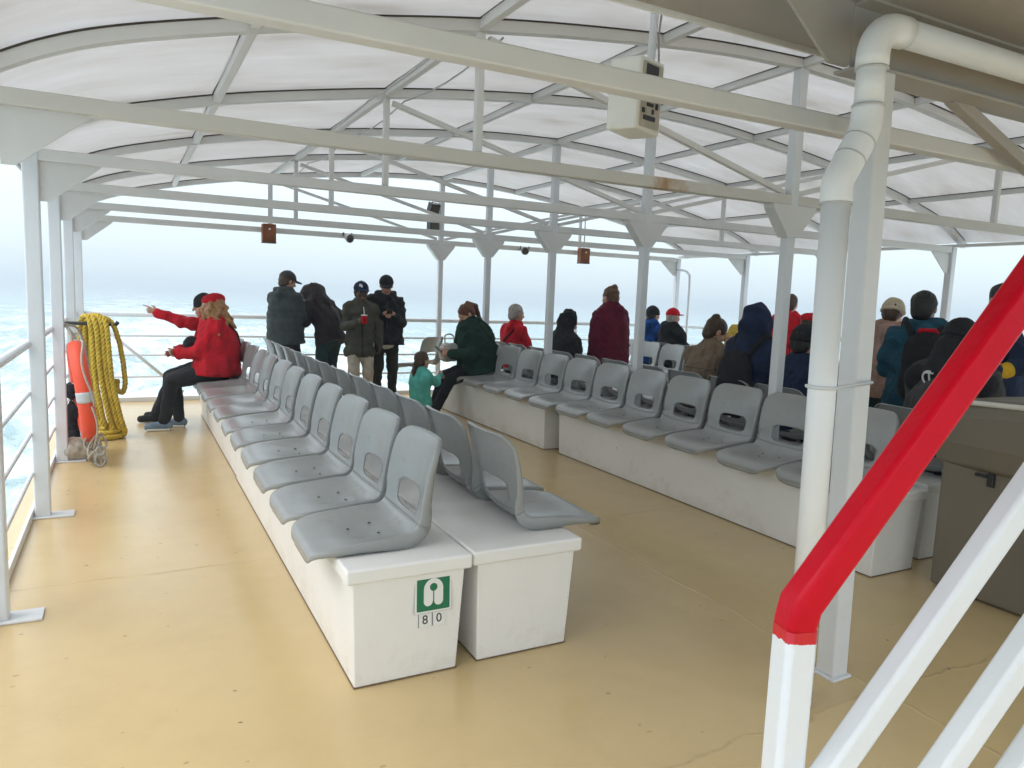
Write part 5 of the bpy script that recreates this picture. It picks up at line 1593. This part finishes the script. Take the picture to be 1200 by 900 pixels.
# details worn as part of the clothing
extra_part(pr_, 'hood', [(pr_['hp']((0, -0.05, -0.07)), pr_['N'] - 0.05 * pr_['sp'] - 0.04 * pr_['sf'], 0.105, 0.15), (pr_['sh'][1] - 0.04 * pr_['sp'] - 0.02 * pr_['sf'], pr_['sh'][-1] - 0.04 * pr_['sp'] - 0.02 * pr_['sf'], 0.098, 0.098)], 'c_black', wr=0.006)
extra_part(ps_, 'collar', [(ps_['N'] + [-0.07, -0.03, 0.03], ps_['N'] + [0.06, -0.05, 0.03], 0.05, 0.05)], 'c_green')
el, wr = ps_['arm'][-1]; dd = (wr - el) / np.linalg.norm(wr - el)
extra_part(ps_, 'cuff', [(wr - dd * 0.10, wr - dd * 0.01, 0.055, 0.050)], 'c_yellow')
extra_part(pe_, 'shirt_hem', [(pe_['P'] + [-0.15, -0.05, -0.015], pe_['P'] + [0.15, -0.05, -0.015], 0.105, 0.105)], 'c_white', wr=0.004)
extra_part(pd_, 'shirt_hem', [(pd_['P'] + [-0.06, 0.06, -0.115], pd_['P'] + [0.06, 0.06, -0.115], 0.07, 0.07)], 'c_white')
# glasses on the person with the backpack
bm = bmesh.new()
for s in (1, -1):
    c = [Vector(pq_['hp']((s * 0.034 + 0.022 * math.cos(a), 0.118, 0.006 + 0.017 * math.sin(a)))) for a in np.linspace(0, 6.283, 17)[:-1]]
    tube(bm, c, 0.003, 6, closed=True)
    tube(bm, [pq_['hp']((s * 0.056, 0.116, 0.010)), pq_['hp']((s * 0.085, 0.0, 0.012))], 0.003, 6)
tube(bm, [pq_['hp']((-0.012, 0.118, 0.008)), pq_['hp']((0.012, 0.118, 0.008))], 0.003, 6)
obj('glasses', bm, 'black', pq_['body'])
def strap(info, p0, p1, mat, r=0.013, side=-1, name='strap'):
    """a band laid over the garment between two points, found by rays"""
    from mathutils.bvhtree import BVHTree
    me = info['jacket'].data
    tree = BVHTree.FromPolygons([v.co for v in me.vertices], [p.vertices for p in me.polygons])
    out = []
    for k in range(15):
        q = Vector(p0).lerp(Vector(p1), k / 14)
        hit = tree.ray_cast(q + Vector((0, side * 0.7, 0)), Vector((0, -side, 0)))
        if hit[0] is not None: out.append(hit[0] + hit[1] * 0.004)
    if len(out) > 4:
        bm = bmesh.new(); tube(bm, out, r, 6)
        obj(name, bm, mat, info['body'], True)
def nq(info, a, b): return info['N'] + np.array([a, 0, b])
strap(pf_, nq(pf_, 0.12, -0.03), nq(pf_, -0.15, -0.40), 'c_black', 0.012)
strap(pw1, nq(pw1, -0.10, -0.02), nq(pw1, 0.17, -0.42), 'c_black', 0.011)
strap(ph_, nq(ph_, -0.16, -0.40), nq(ph_, 0.16, -0.40), 'c_maroon', 0.008, name='waist_seam')
strap(pe_, nq(pe_, -0.17, -0.20), nq(pe_, 0.17, -0.20), 'c_darkgreen', 0.006, name='yoke_seam')
strap(pk_, nq(pk_, -0.17, -0.16), nq(pk_, 0.17, -0.16), 'c_taupe', 0.006, name='yoke_seam')
strap(pcx, nq(pcx, 0.0, -0.06), nq(pcx, 0.0, -0.66), 'c_black', 0.007, 1, 'zip')
strap(pd_, nq(pd_, 0.0, -0.06), nq(pd_, 0.0, -0.40), 'c_char', 0.006, 1, 'zip')
def soles(info, feet, mat='sign_white'):
    for s, ft in ((1, feet[0]), (-1, feet[1])):
        fd = np.array([0.15 * s, 1, 0]); fd /= np.linalg.norm(fd)
        a = np.array([ft[0], ft[1], 0.014]) - 0.055 * fd; b_ = np.array([ft[0], ft[1], 0.014]) + 0.165 * fd
        bm = bmesh.new(); bar(bm, a, b_, 0.086, 0.026, 0.012); obj('sole', bm, mat, info['body'])
soles(pw1, ((0.09, 0.38), (-0.10, 0.50)))
# white emblems
def emblem(info, q, direction, me, name, mat, host):
    """lay a flat mesh on the garment where a ray from q along direction meets it"""
    from mathutils.bvhtree import BVHTree
    hm_ = host.data
    tree = BVHTree.FromPolygons([v.co for v in hm_.vertices], [p.vertices for p in hm_.polygons])
    hit = tree.ray_cast(Vector(q), Vector(direction))
    if hit[0] is None: return
    n = hit[1]
    if n.dot(Vector(direction)) > 0: n = -n
    up_ = Vector((0, 0, 1)); xx = up_.cross(n).normalized(); yy = n.cross(xx)
    rot = Matrix((xx, yy, n)).transposed().to_4x4()
    me.transform(Matrix.Translation(hit[0] + n * 0.004) @ rot)
    link(name, me, mat, info['body'])
hoodo = [c for c in pr_['body'].children if c.name.startswith('hood')][0]
emblem(pr_, pr_['N'] + [-0.05, -0.6, -0.075], (0, 1, 0), text_mesh('T', 0.10, 0.003), 'emblem', 'sign_white', hoodo)
bm = bmesh.new(); tube(bm, [(0.045 * math.cos(a), 0.045 * math.sin(a), 0) for a in np.linspace(R(75), R(285), 16)], 0.006, 6)
me = bpy.data.meshes.new('ring'); bm.to_mesh(me); bm.free()
emblem(pr_, pr_['N'] + [-0.05, -0.6, -0.075], (0, 1, 0), me, 'emblem', 'sign_white', hoodo)
capo = [c for c in pcx['body'].children if c.name.startswith('cap')][0]
bm = bmesh.new()
prism(bm, [(-0.022, 0.022), (-0.022, -0.010), (0.004, -0.010), (0.004, -0.022), (0.022, -0.022), (0.022, 0.004), (0.010, 0.004), (0.010, 0.022)], 0.004, Matrix())
me = bpy.data.meshes.new('emblem'); bm.to_mesh(me); bm.free()
emblem(pcx, pcx['hp']((0.03, 0.4, 0.085)), -(pcx['HR'] @ np.array([0, 1.0, 0])), me, 'emblem', 'sign_white', capo)

# ------------------------------------------------------------------ things people carry
def backpack(info, label, w, hgt, d, drop):
    c = info['N'] - (drop + hgt / 2) * info['sp'] - (0.135 + d / 2) * info['sf']
    t = Sdf(c - 0.4, c + 0.4, 0.011)
    a = c + info['sp'] * (hgt / 2 - w / 2 + 0.02); b_ = c - info['sp'] * (hgt / 2 - w / 2 + 0.02)
    t.cap(a + [0.0, 0, 0], b_, w * 0.48, w * 0.54, 0.03, (info['sf'], d / w))
    t.cap(c - info['sf'] * d * 0.30 - info['sp'] * 0.06, c - info['sf'] * d * 0.30 - info['sp'] * 0.13, w * 0.36, w * 0.36, 0.02, (info['sf'], 0.6))
    t.wrinkle(0.006, 4)
    v, f = t.mesh()
    me = bpy.data.meshes.new('backpack'); me.from_pydata(v.tolist(), [], f.tolist())
    o = link('backpack', me, 'c_black', None, True)
    o.location = info['body'].location; o.rotation_euler = info['body'].rotation_euler
    tag(o, label, 'backpack')
    for s in (1, -1):
        bm = bmesh.new()
        q = info['sh'][s] - [s * 0.055, 0, 0]
        pts = catmull([c + info['sp'] * hgt * 0.42 + info['sf'] * d * 0.4 + [s * w * 0.25, 0, 0], q + info['sp'] * 0.105 - info['sf'] * 0.06, q + info['sp'] * 0.11 + info['sf'] * 0.03, q + info['sf'] * 0.15 - info['sp'] * 0.08, q + info['sf'] * 0.13 - info['sp'] * 0.28, c - info['sp'] * hgt * 0.3 + info['sf'] * d * 0.5 + [s * w * 0.42, 0, 0]], 6)
        tube(bm, pts, 0.022, 8)
        obj('strap', bm, 'c_black', o, True)
    return o, c
bp, c = backpack(pq_, 'tall black backpack with red handle on the teal jacket', 0.30, 0.50, 0.17, 0.02)
bm = bmesh.new(); tube(bm, [c + pq_['sp'] * 0.255 + [dx, -0.02, dz] for dx, dz in ((-0.06, 0.0), (-0.05, 0.02), (0.05, 0.02), (0.06, 0.0))], 0.014, 8); obj('handle', bm, 'c_red', bp, True)
bp, c = backpack(pl_, 'black backpack on the navy hooded jacket, seen over the seat backs', 0.33, 0.44, 0.15, 0.06)

def place(info, q, name, label, cat, build, rz=0):
    w = to_world(info, q)
    t = thing(name, label, cat, w, info['body'].rotation_euler.z + rz)
    build(t)
    return t
def cup(t):
    bm = bmesh.new(); tube(bm, [(0, 0, -0.055), (0, 0, 0.045)], [0.028, 0.038], 16); obj('cup_body', bm, 'c_red', t, True)
    bm = bmesh.new(); tube(bm, [(0, 0, 0.045), (0, 0, 0.056)], [0.041, 0.037], 16); obj('lid', bm, 'sign_white', t, True)
    bm = bmesh.new(); tube(bm, [(0, 0, 0.05), (0.012, 0.01, 0.15)], 0.005, 6); obj('straw', bm, 'sign_white', t, True)
el, wr = pcx['arm'][1]; dv = (wr - el) / np.linalg.norm(wr - el)
place(pcx, wr + dv * 0.075 + np.array([-0.045, 0.01, 0.02]), 'drink_cup', 'red cup with white lid and straw held by the navy cap', 'cup', cup)
def phone(t):
    bm = bmesh.new(); box(bm, (0, 0, 0), (0.075, 0.010, 0.15), 0.004); obj('case', bm, 'black', t)
    bm = bmesh.new(); box(bm, (0, -0.0056, 0), (0.066, 0.001, 0.138), 0.0); obj('screen', bm, 'metal_dark', t)
wr = (pd_['arm'][1][1] + pd_['arm'][-1][1]) / 2
t = place(pd_, wr + np.array([0, 0.085, 0.03]), 'phone', 'black phone held in both hands by the black hoodie', 'phone', phone)
t.rotation_euler[0] = R(-50)
wr = (pe_['arm'][1][1] + pe_['arm'][-1][1]) / 2
t = place(pe_, wr + np.array([0.0, 0.11, 0.02]), 'phone', 'black phone in the hands of the dark green jacket', 'phone', phone)
t.rotation_euler[0] = R(-50)
def cloth_bag(name, label, loc, size, mat, strap, rz=0, h=0.011):
    t = Sdf((-0.4, -0.4, -0.35), (0.4, 0.4, 0.45), h)
    w, d, hh = size
    t.cap((-w / 2 + d / 2, 0, -hh / 2 + d / 2), (w / 2 - d / 2, 0, -hh / 2 + d / 2), d / 2, d / 2, 0.04)
    t.cap((-w / 2 + d / 2, 0, 0), (w / 2 - d / 2, 0, 0.0), d / 2, d / 2, 0.06)
    t.cap((-w / 2 + d / 2, 0, hh / 2 - d / 2), (w / 2 - d / 2, 0, hh / 2 - d / 2), d / 3, d / 3, 0.06)
    t.wrinkle(0.010, 6)
    v, f = t.mesh()
    me = bpy.data.meshes.new(name); me.from_pydata(v.tolist(), [], f.tolist())
    o = link(name, me, mat, None, True)
    o.location = loc; o.rotation_euler = (0, 0, rz)
    tag(o, label, 'bag')
    if strap:
        bm = bmesh.new(); tube(bm, catmull(strap, 6), 0.010, 6); obj('strap', bm, mat, o, True)
    return o
cloth_bag('tote_bag', 'white cloth bag resting on the lap of the dark green jacket', (3.50, 8.32, 0.79), (0.30, 0.13, 0.24), 'c_white', [(-0.08, 0, 0.10), (-0.06, 0.02, 0.2), (0.06, 0.02, 0.2), (0.08, 0, 0.10)], R(20))
w = to_world(pw1, pw1['P'] + np.array([0.02, 0.26, 0.27]))
cloth_bag('waist_bag', 'black waist bag in the lap of the curly haired passenger', w, (0.26, 0.09, 0.13), 'c_black', [(-0.12, 0, 0.02), (-0.16, -0.12, 0.04), (-0.14, -0.22, 0.06)], R(-281))
cloth_bag('duffel_bag', 'black bag standing behind the orange lifebuoy', (-0.42, 7.25, 0.34), (0.26, 0.20, 0.62), 'c_black', None, R(80))
o = cloth_bag('canvas_bundle', 'grey canvas bundle on the deck under the black bag', (-0.38, 7.0, 0.09), (0.26, 0.16, 0.17), 'rope_grey', None, R(10))
